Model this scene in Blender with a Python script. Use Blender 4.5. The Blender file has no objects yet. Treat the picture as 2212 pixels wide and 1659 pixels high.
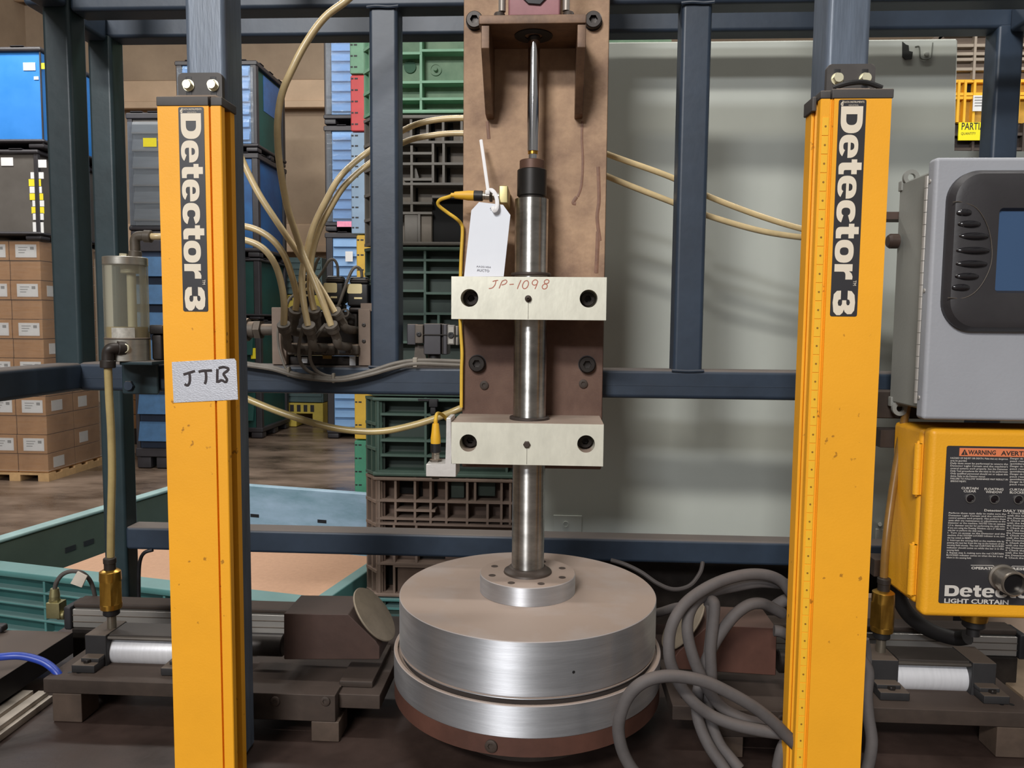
import bpy, bmesh, math, random
from mathutils import Vector as V, Matrix
random.seed(7)
S = bpy.context.scene
COL = S.collection
# ------------------------------------------------------------------ camera, world, light, exposure
F = 1661.0                                   # focal length in pixels of the 2212 x 1659 frame
YAW, PITCH, ROLL = (math.radians(a) for a in (3.043, 4.559, 0.524))
FW = V((-math.sin(YAW)*math.cos(PITCH), math.cos(YAW)*math.cos(PITCH), -math.sin(PITCH)))
RT0 = V((math.cos(YAW), math.sin(YAW), 0)); UP0 = RT0.cross(FW)
RT = RT0*math.cos(ROLL)+UP0*math.sin(ROLL); UP = -RT0*math.sin(ROLL)+UP0*math.cos(ROLL)
CAM_H = 1.45                                 # camera height above the shop floor
cam = bpy.data.cameras.new('camera'); co = bpy.data.objects.new('camera', cam); COL.objects.link(co)
cam.sensor_width = 36.0; cam.lens = 36.0*F/2212.0; cam.clip_start = 0.02; cam.clip_end = 100
co.matrix_world = Matrix(((RT.x, UP.x, -FW.x, 0), (RT.y, UP.y, -FW.y, 0), (RT.z, UP.z, -FW.z, 0), (0, 0, 0, 1)))
S.camera = co
W = bpy.data.worlds.new('world'); S.world = W; W.use_nodes = True
W.node_tree.nodes['Background'].inputs[0].default_value = (1.0, 0.95, 0.88, 1)
W.node_tree.nodes['Background'].inputs[1].default_value = 0.175
S.view_settings.view_transform = 'Standard'; S.view_settings.look = 'None'
S.view_settings.gamma = 1.0; S.view_settings.use_curve_mapping = False; S.view_settings.exposure = 0.15
def area(name, loc, aim, sx, sy, power, col=(1, .97, .92)):
    l = bpy.data.lights.new(name, 'AREA'); l.shape = 'RECTANGLE'; l.size = sx; l.size_y = sy; l.energy = power; l.color = col
    o = bpy.data.objects.new(name, l); COL.objects.link(o); o.location = loc
    o.rotation_euler = (V(aim)-V(loc)).to_track_quat('-Z', 'Y').to_euler()
area('ceiling_lamp_front', (-1.5, -3.7, 3.25), (0, 1.3, 0), 1.6, .4, 205)
area('ceiling_lamp_far_front', (-2.4, -7.0, 3.3), (0, 1.3, 0), 2.0, .5, 240, (.93, .95, 1))
area('ceiling_lamp_overhead', (-.2, 1.16, 3.3), (-.2, 1.16, 0), 2.4, .14, 42)
area('ceiling_lamp_mid', (-1.5, 4.6, 3.6), (-1.6, 5.0, -1.4), 2.4, .4, 90)
area('ceiling_lamp_back_left', (-5.0, 5.2, 4.2), (-4.6, 8.0, 0), 2.4, .5, 200)
area('ceiling_lamp_back', (-1.5, 8.5, 4.6), (-2.5, 11.0, 0), 2.4, .5, 110)
area('ceiling_lamp_right', (2.8, 2.4, 3.0), (2.2, 4.2, .3), 1.6, .4, 70)

# ------------------------------------------------------------------ pixel -> point at a known depth
def ray(px, py): return (RT*((px-1106)/F) - UP*((py-829.5)/F) + FW)
def P(px, py, y): d = ray(px, py); return d*(y/d.y)
def PZ(px, py, z): d = ray(px, py); return d*(z/d.z)
def X(px, py, y): return P(px, py, y).x
def Zz(px, py, y): return P(px, py, y).z

# ------------------------------------------------------------------ materials
def lin(c): return tuple(((v/255)/12.92 if v <= 10 else (((v/255)+.055)/1.055)**2.4) for v in c)
MATS = {}
def M(name, c, rough=.5, metal=0., var=.15, vs=12., bump=0., bs=60., dust=None, dustc=(150, 128, 108), c2=None, spec=.5, stretch=None, coat=0., rvar=0., turned=0., specks=0.):
    if name in MATS: return MATS[name]
    m = bpy.data.materials.new(name); m.use_nodes = True; t = m.node_tree; N = t.nodes; L = t.links
    b = N['Principled BSDF']; b.inputs['Roughness'].default_value = rough; b.inputs['Metallic'].default_value = metal
    b.inputs['Specular IOR Level'].default_value = spec; b.inputs['Coat Weight'].default_value = coat
    tc = N.new('ShaderNodeTexCoord'); src = tc.outputs['Object']
    if stretch:
        mp = N.new('ShaderNodeMapping'); mp.inputs['Scale'].default_value = stretch; L.new(src, mp.inputs[0]); src = mp.outputs[0]
    no = N.new('ShaderNodeTexNoise'); no.inputs['Scale'].default_value = vs; no.inputs['Detail'].default_value = 6; no.inputs['Roughness'].default_value = .65
    L.new(src, no.inputs['Vector'])
    rp = N.new('ShaderNodeValToRGB'); L.new(no.outputs['Fac'], rp.inputs[0])
    a = lin(c); e = lin(c2) if c2 else tuple(min(1, v*(1+var)) for v in a)
    lo = tuple(v*(1-var) for v in a)
    rp.color_ramp.elements[0].position = .32; rp.color_ramp.elements[0].color = (*lo, 1)
    rp.color_ramp.elements[1].position = .68; rp.color_ramp.elements[1].color = (*e, 1)
    out = rp.outputs[0]
    if specks:
        n4 = N.new('ShaderNodeTexNoise'); n4.inputs['Scale'].default_value = 75; n4.inputs['Detail'].default_value = 3; L.new(tc.outputs['Object'], n4.inputs['Vector'])
        n5 = N.new('ShaderNodeTexNoise'); n5.inputs['Scale'].default_value = 7; L.new(tc.outputs['Object'], n5.inputs['Vector'])
        m5 = N.new('ShaderNodeMath'); m5.operation = 'MULTIPLY_ADD'; m5.inputs[1].default_value = .35; L.new(n5.outputs['Fac'], m5.inputs[0]); L.new(n4.outputs['Fac'], m5.inputs[2])
        r5 = N.new('ShaderNodeMapRange'); r5.inputs[1].default_value = .885; r5.inputs[2].default_value = .925; r5.inputs[4].default_value = specks; L.new(m5.outputs[0], r5.inputs[0])
        x5 = N.new('ShaderNodeMix'); x5.data_type = 'RGBA'; L.new(r5.outputs[0], x5.inputs[0]); L.new(out, x5.inputs[6]); x5.inputs[7].default_value = (*lin((112, 66, 22)), 1); out = x5.outputs[2]
    if turned:
        b.inputs['Anisotropic'].default_value = turned; b.inputs['Anisotropic Rotation'].default_value = .25
        tg = N.new('ShaderNodeTangent'); tg.direction_type = 'RADIAL'; tg.axis = 'Z'; L.new(tg.outputs[0], b.inputs['Tangent'])
    if dust:
        g = N.new('ShaderNodeNewGeometry'); sp = N.new('ShaderNodeSeparateXYZ'); L.new(g.outputs['Normal'], sp.inputs[0])
        mr = N.new('ShaderNodeMapRange'); mr.inputs[1].default_value = .45; mr.inputs[2].default_value = .85; mr.inputs[4].default_value = dust
        L.new(sp.outputs['Z'], mr.inputs[0])
        n2 = N.new('ShaderNodeTexNoise'); n2.inputs['Scale'].default_value = 9; n2.inputs['Detail'].default_value = 5; L.new(tc.outputs['Object'], n2.inputs['Vector'])
        m2 = N.new('ShaderNodeMapRange'); m2.inputs[1].default_value = .2; m2.inputs[2].default_value = .5; m2.inputs[3].default_value = .75; L.new(n2.outputs['Fac'], m2.inputs[0])
        mu = N.new('ShaderNodeMath'); mu.operation = 'MULTIPLY'; L.new(mr.outputs[0], mu.inputs[0]); L.new(m2.outputs[0], mu.inputs[1])
        mx = N.new('ShaderNodeMix'); mx.data_type = 'RGBA'; L.new(mu.outputs[0], mx.inputs[0]); L.new(out, mx.inputs[6]); mx.inputs[7].default_value = (*lin(dustc), 1)
        out = mx.outputs[2]
        r2 = N.new('ShaderNodeMapRange'); r2.inputs[3].default_value = rough; r2.inputs[4].default_value = .9; L.new(mu.outputs[0], r2.inputs[0]); L.new(r2.outputs[0], b.inputs['Roughness'])
        if metal:
            r3 = N.new('ShaderNodeMapRange'); r3.inputs[3].default_value = metal; r3.inputs[4].default_value = 0; L.new(mu.outputs[0], r3.inputs[0]); L.new(r3.outputs[0], b.inputs['Metallic'])
    elif rvar:
        r2 = N.new('ShaderNodeMapRange'); r2.inputs[1].default_value = .3; r2.inputs[2].default_value = .7; r2.inputs[3].default_value = max(.02, rough-rvar); r2.inputs[4].default_value = rough+rvar
        L.new(no.outputs['Fac'], r2.inputs[0]); L.new(r2.outputs[0], b.inputs['Roughness'])
    L.new(out, b.inputs['Base Color'])
    if bump:
        n3 = N.new('ShaderNodeTexNoise'); n3.inputs['Scale'].default_value = bs; n3.inputs['Detail'].default_value = 4; L.new(src, n3.inputs['Vector'])
        bp = N.new('ShaderNodeBump'); bp.inputs['Strength'].default_value = bump; bp.inputs['Distance'].default_value = .002; L.new(n3.outputs['Fac'], bp.inputs['Height']); L.new(bp.outputs[0], b.inputs['Normal'])
    MATS[name] = m; return m
def see_through(name, tint, alpha, rough=.1, bump=0., bs=20., stretch=(1, 1, 1), base=(235, 235, 230)):
    m = bpy.data.materials.new(name); m.use_nodes = True; t = m.node_tree; N = t.nodes; L = t.links
    b = N['Principled BSDF']; b.inputs['Base Color'].default_value = (*lin(base), 1); b.inputs['Roughness'].default_value = rough; b.inputs['Specular IOR Level'].default_value = .8
    tr = N.new('ShaderNodeBsdfTransparent'); tr.inputs[0].default_value = (*lin(tint), 1)
    mx = N.new('ShaderNodeMixShader')
    tc = N.new('ShaderNodeTexCoord'); mp = N.new('ShaderNodeMapping'); mp.inputs['Scale'].default_value = stretch; L.new(tc.outputs['Object'], mp.inputs[0])
    n = N.new('ShaderNodeTexNoise'); n.inputs['Scale'].default_value = bs; n.inputs['Detail'].default_value = 4; L.new(mp.outputs[0], n.inputs['Vector'])
    lw = N.new('ShaderNodeLayerWeight'); lw.inputs[0].default_value = .35
    ad = N.new('ShaderNodeMath'); ad.operation = 'MULTIPLY_ADD'; ad.inputs[1].default_value = .6; ad.inputs[2].default_value = alpha; ad.use_clamp = True
    L.new(lw.outputs['Fresnel'], ad.inputs[0]); L.new(ad.outputs[0], mx.inputs[0])
    if bump:
        bp = N.new('ShaderNodeBump'); bp.inputs['Strength'].default_value = bump; bp.inputs['Distance'].default_value = .01; L.new(n.outputs['Fac'], bp.inputs['Height'])
        L.new(bp.outputs[0], b.inputs['Normal']); L.new(bp.outputs[0], lw.inputs['Normal'])
    L.new(tr.outputs[0], mx.inputs[1]); L.new(b.outputs[0], mx.inputs[2]); L.new(mx.outputs[0], N['Material Output'].inputs[0])
    return m

# ------------------------------------------------------------------ mesh builder
def axmat(axis, o=(0, 0, 0)):
    q = V(axis).normalized().to_track_quat('Z', 'Y'); return Matrix.Translation(V(o)) @ q.to_matrix().to_4x4()
def spline(pts, n=6):
    pts = [V(p) for p in pts]
    if len(pts) < 3: return pts
    out = []
    for i in range(len(pts)-1):
        a = pts[max(i-1, 0)]; b = pts[i]; c = pts[i+1]; d = pts[min(i+2, len(pts)-1)]
        for k in range(n):
            t = k/n
            out.append(.5*((2*b)+(c-a)*t+(2*a-5*b+4*c-d)*t*t+(3*b-a-3*c+d)*t*t*t))
    out.append(pts[-1]); return out
class B:
    def __init__(s): s.bm = bmesh.new(); s.mi = 0; s.bev = False
    def _mark(s, faces):
        for f in faces: f.material_index = s.mi
    def box(s, x0, x1, y0, y1, z0, z1, bev=0., seg=1, m=None):
        cs = [(x, y, z) for x in sorted((x0, x1)) for y in sorted((y0, y1)) for z in sorted((z0, z1))]
        v = [s.bm.verts.new(c) for c in cs]
        fs = [s.bm.faces.new([v[i] for i in q]) for q in ((0, 1, 3, 2), (4, 6, 7, 5), (0, 4, 5, 1), (2, 3, 7, 6), (0, 2, 6, 4), (1, 5, 7, 3))]
        s._mark(fs)
        if bev:
            s.bev = True
            es = list({e for f in fs for e in f.edges})
            r = bmesh.ops.bevel(s.bm, geom=es, offset=bev, segments=seg, affect='EDGES', profile=.5, clamp_overlap=True)
            v = list({q for f in r['faces'] for q in f.verts} | {q for q in v if q.is_valid}); s._mark(r['faces'])
        if m is not None: bmesh.ops.transform(s.bm, matrix=m, verts=v)
        return s
    def pbox(s, a, b, c, d, y, depth, bev=0., seg=1):
        """box whose front face covers pixels a,b .. c,d at depth y"""
        return s.box(X(a, (b+d)/2, y), X(c, (b+d)/2, y), y, y+depth, Zz((a+c)/2, d, y), Zz((a+c)/2, b, y), bev, seg)
    def lathe(s, prof, o=(0, 0, 0), axis=(0, 0, 1), seg=32, hexr=()):
        """rings of (radius, height) about an axis; rings listed in hexr are hexagonal"""
        m = axmat(axis, o); rings = []
        for i, (r, h) in enumerate(prof):
            if r < 1e-6: rings.append([s.bm.verts.new(m @ V((0, 0, h)))]); continue
            ring = []
            for k in range(seg):
                a = 2*math.pi*k/seg; rr = r
                if i in hexr: rr = r*math.cos(math.pi/6)/math.cos((a % (math.pi/3))-math.pi/6)
                ring.append(s.bm.verts.new(m @ V((rr*math.cos(a), rr*math.sin(a), h))))
            rings.append(ring)
        for a, b in zip(rings, rings[1:]):
            for k in range(seg):
                j = (k+1) % seg
                if len(a) == 1 and len(b) == 1: break
                if len(a) == 1: q = [a[0], b[j], b[k]][::-1]
                elif len(b) == 1: q = [a[k], a[j], b[0]]
                else: q = [a[k], a[j], b[j], b[k]]
                s.bm.faces.new(q).material_index = s.mi
        return s
    def cyl(s, p0, p1, r0, r1=None, seg=24, bev=0.):
        p0 = V(p0); p1 = V(p1); h = (p1-p0).length; r1 = r0 if r1 is None else r1
        pr = [(0, 0), (r0-bev, 0), (r0, bev), (r1, h-bev), (r1-bev, h), (0, h)] if bev else [(0, 0), (r0, 0), (r1, h), (0, h)]
        return s.lathe(pr, p0, p1-p0, seg)
    def tube(s, pts, r, seg=10, n=6, flat=None):
        pts = spline(pts, n); rings = []; up = None
        for i, p in enumerate(pts):
            t = (pts[min(i+1, len(pts)-1)]-pts[max(i-1, 0)]).normalized()
            if up is None:
                up = t.cross(V((0, 0, 1)) if abs(t.z) < .9 else V((1, 0, 0))).normalized()
            up = (up-t*up.dot(t)).normalized(); w = t.cross(up)
            ring = []
            for k in range(seg):
                a = 2*math.pi*k/seg; q = up*math.cos(a)*r+w*math.sin(a)*r
                if flat: q = q-V(flat)*q.dot(V(flat))*.8
                ring.append(s.bm.verts.new(p+q))
            rings.append(ring)
        for a, b in zip(rings, rings[1:]):
            for k in range(seg): s.bm.faces.new([a[k], a[(k+1) % seg], b[(k+1) % seg], b[k]]).material_index = s.mi
        s.bm.faces.new(rings[0][::-1]).material_index = s.mi; s.bm.faces.new(rings[-1]).material_index = s.mi
        return s
    def prism(s, pts, d, bev=0.):
        """polygon pts (3D) pushed along d"""
        d = V(d); a = [s.bm.verts.new(V(p)) for p in pts]; b = [s.bm.verts.new(V(p)+d) for p in pts]; n = len(a)
        fs = [s.bm.faces.new(a), s.bm.faces.new(b[::-1])]
        for i in range(n): fs.append(s.bm.faces.new([a[i], b[i], b[(i+1) % n], a[(i+1) % n]]))
        s._mark(fs)
        if bev:
            s.bev = True
            es = list({e for f in fs for e in f.edges})
            r = bmesh.ops.bevel(s.bm, geom=es, offset=bev, segments=1, affect='EDGES', profile=.5, clamp_overlap=True); s._mark(r['faces'])
        return s
    def holed(s, x0, x1, z0, z1, y0, y1, holes, seg=28):
        """block facing -Y with blind round holes (x, z, r, depth)"""
        bm = s.bm; o = [bm.verts.new((x, y0, z)) for x, z in ((x0, z0), (x1, z0), (x1, z1), (x0, z1))]; k = [bm.verts.new((v.co.x, y1, v.co.z)) for v in o]
        es = [bm.edges.new((o[i], o[(i+1) % 4])) for i in range(4)]; fs = []
        for hx, hz, r, dp in holes:
            a = [bm.verts.new((hx+r*math.cos(2*math.pi*i/seg), y0, hz+r*math.sin(2*math.pi*i/seg))) for i in range(seg)]
            b = [bm.verts.new((v.co.x, y0+dp, v.co.z)) for v in a]
            es += [bm.edges.new((a[i], a[(i+1) % seg])) for i in range(seg)]
            fs += [bm.faces.new([a[i], b[i], b[(i+1) % seg], a[(i+1) % seg]]) for i in range(seg)]; fs.append(bm.faces.new(b))
        r = bmesh.ops.triangle_fill(bm, use_beauty=True, edges=es); fs += [f for f in r['geom'] if isinstance(f, bmesh.types.BMFace)]
        fs.append(bm.faces.new(k))
        for i in range(4): fs.append(bm.faces.new([o[i], o[(i+1) % 4], k[(i+1) % 4], k[i]]))
        s._mark(fs); return s
    def xf(s, m): bmesh.ops.transform(s.bm, matrix=m, verts=s.bm.verts); return s
    def obj(s, name, mat, parent=None, label=None, smooth=True, rec=True):
        bm = s.bm
        if rec: bmesh.ops.recalc_face_normals(bm, faces=bm.faces)
        root = parent
        while root is not None and root.parent is not None: root = root.parent
        if root is not None: off = V(root.location)
        else:
            vs = [v.co for v in bm.verts]
            off = V(((min(v.x for v in vs)+max(v.x for v in vs))/2, (min(v.y for v in vs)+max(v.y for v in vs))/2, min(v.z for v in vs)))
        bmesh.ops.translate(bm, vec=-off, verts=bm.verts)
        me = bpy.data.meshes.new(name); bm.to_mesh(me); bm.free()
        for q in (mat if isinstance(mat, (list, tuple)) else [mat]): me.materials.append(q)
        if smooth:
            me.polygons.foreach_set('use_smooth', [True]*len(me.polygons)); me.set_sharp_from_angle(angle=1.0 if s.bev else .6)
        o = bpy.data.objects.new(name, me); COL.objects.link(o)
        if smooth and s.bev: w = o.modifiers.new('weighted_normals', 'WEIGHTED_NORMAL'); w.keep_sharp = True; w.weight = 100
        if parent is not None: o.parent = parent
        else: o.location = off
        if label: o['label'] = label
        return o
def tag(o, label, cat, group=None, kind=None):
    o['label'] = label; o['category'] = cat
    if group: o['group'] = group
    if kind: o['kind'] = kind
    return o
def struct(o): o['kind'] = 'structure'; return o
def thing(name, label, cat, loc, group=None):
    o = bpy.data.objects.new(name, None); o.empty_display_size = .05; COL.objects.link(o); o.location = V(loc)
    return tag(o, label, cat, group)
def copy_thing(root, delta, label, group=None):
    r = root.copy(); COL.objects.link(r); r.location = root.location+V(delta); r['label'] = label
    if group: r['group'] = group
    for ch in list(root.children):
        c = ch.copy(); COL.objects.link(c); c.parent = r
        for g in list(ch.children):
            d = g.copy(); COL.objects.link(d); d.parent = c
    return r
def text_mesh(s, off=0., res=2):
    c = bpy.data.curves.new('t', 'FONT'); c.body = s; c.size = 1; c.resolution_u = res; c.offset = off; c.fill_mode = 'FRONT'
    o = bpy.data.objects.new('t', c); COL.objects.link(o)
    me = bpy.data.meshes.new_from_object(o); bpy.data.objects.remove(o); bpy.data.curves.remove(c); return me
_h = text_mesh('H'); CAPH = max(v.co.y for v in _h.vertices)
def text(s, o, xd, yd, cap, mat, name, parent, length=None, off=0., res=2, center=False):
    """flat print: baseline starts at o, runs along xd, cap height cap; length fits the run"""
    me = text_mesh(s, off, res); xs = [v.co.x for v in me.vertices]; x0, x1 = min(xs), max(xs)
    k = cap/CAPH; kx = length/(x1-x0) if length else k
    if center: o = V(o)-V(xd)*((x1-x0)*kx/2)
    b = B(); b.bm.from_mesh(me); xd = V(xd); yd = V(yd)
    for v in b.bm.verts: v.co = V(o)+xd*((v.co.x-x0)*kx)+yd*(v.co.y*k)
    bpy.data.meshes.remove(me)
    return b.obj(name, mat, parent, smooth=False, rec=False)
def cap_screw(o, axis, r, h, mat, parent, name='bolt', label=None):
    b = B(); b.lathe([(r, 0), (r, h*.85), (r*.9, h), (r*.52, h), (r*.48, h*.45), (0, h*.4)], o, axis, 24, (3, 4))
    return b.obj(name, mat, parent, label)
def hex_bolt(o, axis, r, h, mat, parent, name='bolt', label=None, washer=None):
    b = B()
    if washer: b.lathe([(washer, 0), (washer, h*.2), (0, h*.2)], o, axis, 24)
    b.lathe([(r, 0), (r, h*.8), (r*.85, h), (0, h)], o, axis, 24, (0, 1))
    return b.obj(name, mat, parent, label)

# heavy extended letters drawn as outlines (cap height 1): (advance width, outer loop, holes)
def _arc(cx, cy, rx, ry, a0, a1, n=14, p=2.5):
    out = []
    for i in range(n+1):
        a = math.radians(a0+(a1-a0)*i/n); c, s_ = math.cos(a), math.sin(a)
        out.append((cx+rx*math.copysign(abs(c)**(2/p), c), cy+ry*math.copysign(abs(s_)**(2/p), s_)))
    return out
GLY = {
 'D': (1.26, [(0, 0), (.62, 0)]+_arc(.62, .5, .64, .5, -90, 90, 18)+[(0, 1)], [[(.37, .25), (.60, .25)]+_arc(.60, .5, .28, .25, -90, 90, 12)+[(.37, .75)]]),
 'e': (1.09, [(1.09, .375)]+_arc(.545, .415, .545, .435, 0, 325, 34)[1:]+[(.70, .26)]+_arc(.545, .30, .18, .13, -20, -170, 10)+[(.36, .375)], [[(.37, .50), (.72, .50)]+_arc(.545, .50, .175, .17, 0, 180, 12)[1:-1]]),
 't': (.70, [(0, .58), (.15, .58), (.15, .26)]+_arc(.42, .24, .27, .25, 180, 270, 8)[1:]+[(.70, 0), (.70, .235), (.58, .235)]+_arc(.57, .32, .07, .08, 270, 180, 5)[1:]+[(.50, .58), (.70, .58), (.70, .83), (.50, .83), (.50, 1.04), (.15, 1.04), (.15, .83), (0, .83)], []),
 'c': (1.05, _arc(.545, .415, .545, .435, 22, 338, 34)+[(.71, .31)]+_arc(.545, .415, .19, .20, -35, -325, 20)+[(.72, .52)], []),
 'o': (1.10, _arc(.55, .415, .55, .435, 0, 345, 36), [_arc(.55, .415, .19, .20, 0, 345, 24)]),
 'r': (.74, [(0, 0), (.36, 0), (.36, .38)]+_arc(.56, .38, .20, .14, 180, 90, 6)[1:]+[(.74, .52), (.74, .84), (.60, .85), (.45, .80), (.34, .68), (.34, .83), (0, .83)], []),
 '3': (1.02, [(0, .66), (.02, .84), (.18, .98), (.5, 1.02), (.82, .99), (.97, .87), (.98, .68), (.88, .55), (.78, .515), (.92, .46), (1.02, .34), (1.02, .18), (.88, .03), (.5, -.02), (.15, .02), (.01, .16), (0, .35), (.36, .35), (.38, .25), (.5, .215), (.62, .25), (.64, .36), (.56, .415), (.40, .42), (.40, .61), (.54, .615), (.61, .66), (.60, .745), (.5, .785), (.39, .75), (.36, .66)], []),
}
def heavy(word, o, xd, yd, cap, mat, name, parent, length, gap=.07):
    tot = sum(GLY[c][0] for c in word)+gap*(len(word)-1); kx = length/tot; x = 0; b = B(); o = V(o); xd = V(xd); yd = V(yd)
    for ch in word:
        w, outer, holes = GLY[ch]; es = []
        for lp in [outer]+holes:
            lp = [q for i, q in enumerate(lp) if math.hypot(q[0]-lp[i-1][0], q[1]-lp[i-1][1]) > 1e-4]
            vs = [b.bm.verts.new(o+xd*((x+px)*kx)+yd*(py*cap)) for px, py in lp]
            es += [b.bm.edges.new((vs[i], vs[(i+1) % len(vs)])) for i in range(len(vs))]
        bmesh.ops.triangle_fill(b.bm, use_beauty=True, edges=es, normal=xd.cross(yd))
        x += w+gap
    return b.obj(name, mat, parent, smooth=False)

# ------------------------------------------------------------------ shared materials
navy = M('navy_paint', (42, 54, 69), .46, 0, .25, 6, .15, 40, dust=.75, dustc=(118, 106, 96))
teal_navy = M('dark_teal_paint', (36, 52, 57), .4, 0, .25, 6, .15, 40, dust=.75, dustc=(110, 100, 92))
yellow = M('yellow_paint', (246, 172, 34), .55, 0, .08, 3, .08, 350, specks=.6)
yellow2 = M('yellow_paint_worn', (205, 140, 40), .6, 0, .25, 40, .2, 200)
black = M('black_plastic', (26, 25, 26), .5, 0, .2, 20)
blackm = M('black_oxide_steel', (48, 43, 40), .42, .55, .3, 30)
darkgrey = M('dark_grey_plastic', (70, 66, 64), .6, 0, .15, 20, dust=.5)
cast = M('grey_metal_casting', (88, 80, 72), .6, .2, .25, 30, .2, 80, dust=.6)
rustpl = M('brown_painted_steel', (122, 88, 72), .7, 0, .3, 14, .3, 60, c2=(158, 122, 100))
rustdk = M('dark_brown_steel', (60, 49, 42), .65, .1, .3, 14, .2, 60, dust=.5, dustc=(76, 63, 56))
redbrown = M('red_brown_paint', (82, 52, 42), .6, 0, .25, 10, .15, 60, dust=.6, dustc=(84, 68, 60))
alu = M('brushed_aluminium', (200, 200, 202), .34, .95, .1, 10, .12, 30, stretch=(1, 1, 14), rvar=.08)
alud = M('dusty_turned_aluminium', (204, 206, 211), .50, .88, .10, 8, .10, 30, dust=1.0, dustc=(156, 138, 126), stretch=(1, 1, 12), turned=.85)
mill = M('milled_aluminium', (226, 224, 208), .42, .35, .07, 60, .12, 110, dust=.9, dustc=(150, 126, 112), stretch=(1, 1, .4))
steel = M('polished_steel', (170, 168, 165), .26, 1., .25, 9, .08, 40, stretch=(1, 1, 4), rvar=.1)
chrome = M('chrome', (225, 225, 228), .07, 1., .03, 10)
brass = M('brass', (196, 150, 66), .3, .95, .2, 20)
zinc = M('pale_zinc_plating', (232, 226, 196), .35, .5, .1, 30)
hose2_m = M('olive_air_hose', (176, 156, 106), .3, 0, .12, 30, spec=.6)
amber_m = M('amber_air_hose', (134, 98, 46), .35, 0, .15, 30)
hose_m = M('yellowed_air_hose', (200, 178, 134), .3, 0, .12, 30, spec=.6)
cable_m = M('grey_rubber_cable', (84, 79, 78), .75, 0, .15, 25, dust=.4, dustc=(112, 100, 94))
cable2 = M('grey_thin_cable', (112, 106, 98), .6, 0, .15, 30)
white_p = M('white_label_paper', (222, 222, 222), .7, 0, .04, 10)
cream_p = M('cream_print', (228, 216, 196), .6, 0, .03, 10)
ink = M('black_ink', (40, 38, 40), .7, 0, .05, 10)
labelblk = M('black_label_film', (52, 51, 54), .4, 0, .1, 8)
# ================================================================== the setting
FL = -1.45
b = B(); b.box(-9, 6, -14, 13.2, FL-.1, FL)
floor_m = M('worn_concrete_floor', (76, 62, 52), .34, 0, .4, 1.3, .12, 9, c2=(130, 112, 98), rvar=.16, stretch=(1, 2.2, 1))
struct(b.obj('floor', floor_m, smooth=False))
wall_m = M('beige_wall_panel', (160, 140, 120), .8, 0, .12, .8, .08, 6, c2=(178, 157, 134))
b = B(); b.box(-9, 6, 13.0, 13.2, FL, 6.5); struct(b.obj('wall_back', wall_m, smooth=False))
b = B(); b.box(-9.2, -9, -3, 13.2, FL, 6.5); struct(b.obj('wall_left', wall_m, smooth=False))
girt_m = M('beige_steel_girt', (205, 178, 150), .7, 0, .1, 2)
for i, z in enumerate((3.55, 5.3, 1.2)):
    b = B(); b.box(-9, 6, 12.8, 13.0, z, z+.42, .03); b.box(-9, 6, 12.72, 12.8, z-.06, z+.05, .01)
    struct(b.obj('trim_%d' % (i+1), girt_m))

# ================================================================== cartons on pallets, far left
carton_m = M('brown_cardboard', (172, 128, 86), .75, 0, .12, 4, c2=(186, 142, 98))
pallet_m = M('pale_pallet_wood', (186, 152, 108), .8, 0, .2, 8)
blackp = M('black_pallet_plastic', (34, 33, 36), .55, 0, .2, 8)
def carton(name, x0, x1, y0, y1, z0, z1, label, group, lab):
    b = B(); b.box(x0+.003, x1-.003, y0, y1, z0+.002, z1-.002, .004)
    o = tag(b.obj(name, carton_m), label, 'carton', group)
    if lab:
        w = x1-x0
        b = B(); b.box(x0+w*.22, x0+w*.90, y0-.003, y0+.001, z0+.028, z1-.03); p = b.obj('shipping_label', white_p, o)
        b = B()
        for k in range(3): b.box(x0+w*.32, x0+w*(.62-.05*k), y0-.0036, y0-.002, z1-.06-.022*k, z1-.053-.022*k)
        b.box(x0+w*.70, x0+w*.82, y0-.0036, y0-.002, z1-.075, z1-.05)
        b.obj('print', M('grey_print', (150, 150, 150), .8), p)
    return o
AX = -4.48; ah = .1705; az = FL+.075
ORD = ['bottom', 'second', 'third', 'fourth', 'fifth', 'sixth', 'seventh', 'eighth', 'ninth', 'tenth', 'eleventh', 'top']
ya = 6.54
for k in range(12):
    z0 = az+k*ah; lab = k % 2 == 1
    ys = ya if lab else ya+.006
    for c in range(2):
        x1 = AX-.28*(1-c); x0 = x1-.28
        cc_ = carton('carton', x0, x1, ys, ys+.39, z0, z0+ah, '%s carton at the front of the wrapped stack, %s layer, %s column' % ('white-labelled' if lab else 'plain brown', ORD[k], 'right' if c == 1 else 'second'), 'cartons in the front wrapped stack', lab)
    o = carton('carton', AX-.28, AX, ya+.405, ya+.80, z0, z0+ah, 'brown carton on the right flank of the wrapped stack, %s layer' % ORD[k], 'cartons in the front wrapped stack', False)
    if k in (1, 3, 9):
        b = B(); b.box(AX-.004, AX+.0005, ya+.47, ya+.60, z0+.03, z0+.13); b.obj('shipping_label', white_p, o)
    if k % 3 == 0:
        b = B(); b.box(AX-.004, AX+.0006, ya+.08, ya+.23, z0+.035, z0+.13); b.obj('shipping_label', white_p, cc_)
def pallet(x0, x1, y0, y1, z0, z1, label, mat):
    t = thing('pallet', label, 'pallet', ((x0+x1)/2, (y0+y1)/2, z0))
    h = z1-z0; n = 5
    for k in range(n):
        y = y0+(y1-y0-.1)*k/(n-1); b = B(); b.box(x0, x1, y, y+.1, z1-h*.25, z1); b.obj('deck_board', mat, t)
    for k in range(3):
        x = x0+(x1-x0-.1)*k/2
        b = B(); b.box(x, x+.1, y0, y1, z0, z1-h*.25); b.obj('stringer', mat, t)
    return t
pallet(AX-.62, AX+.01, ya-.01, ya+.85, FL, az, 'pale wooden pallet under the front wrapped carton stack', pallet_m)
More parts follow.
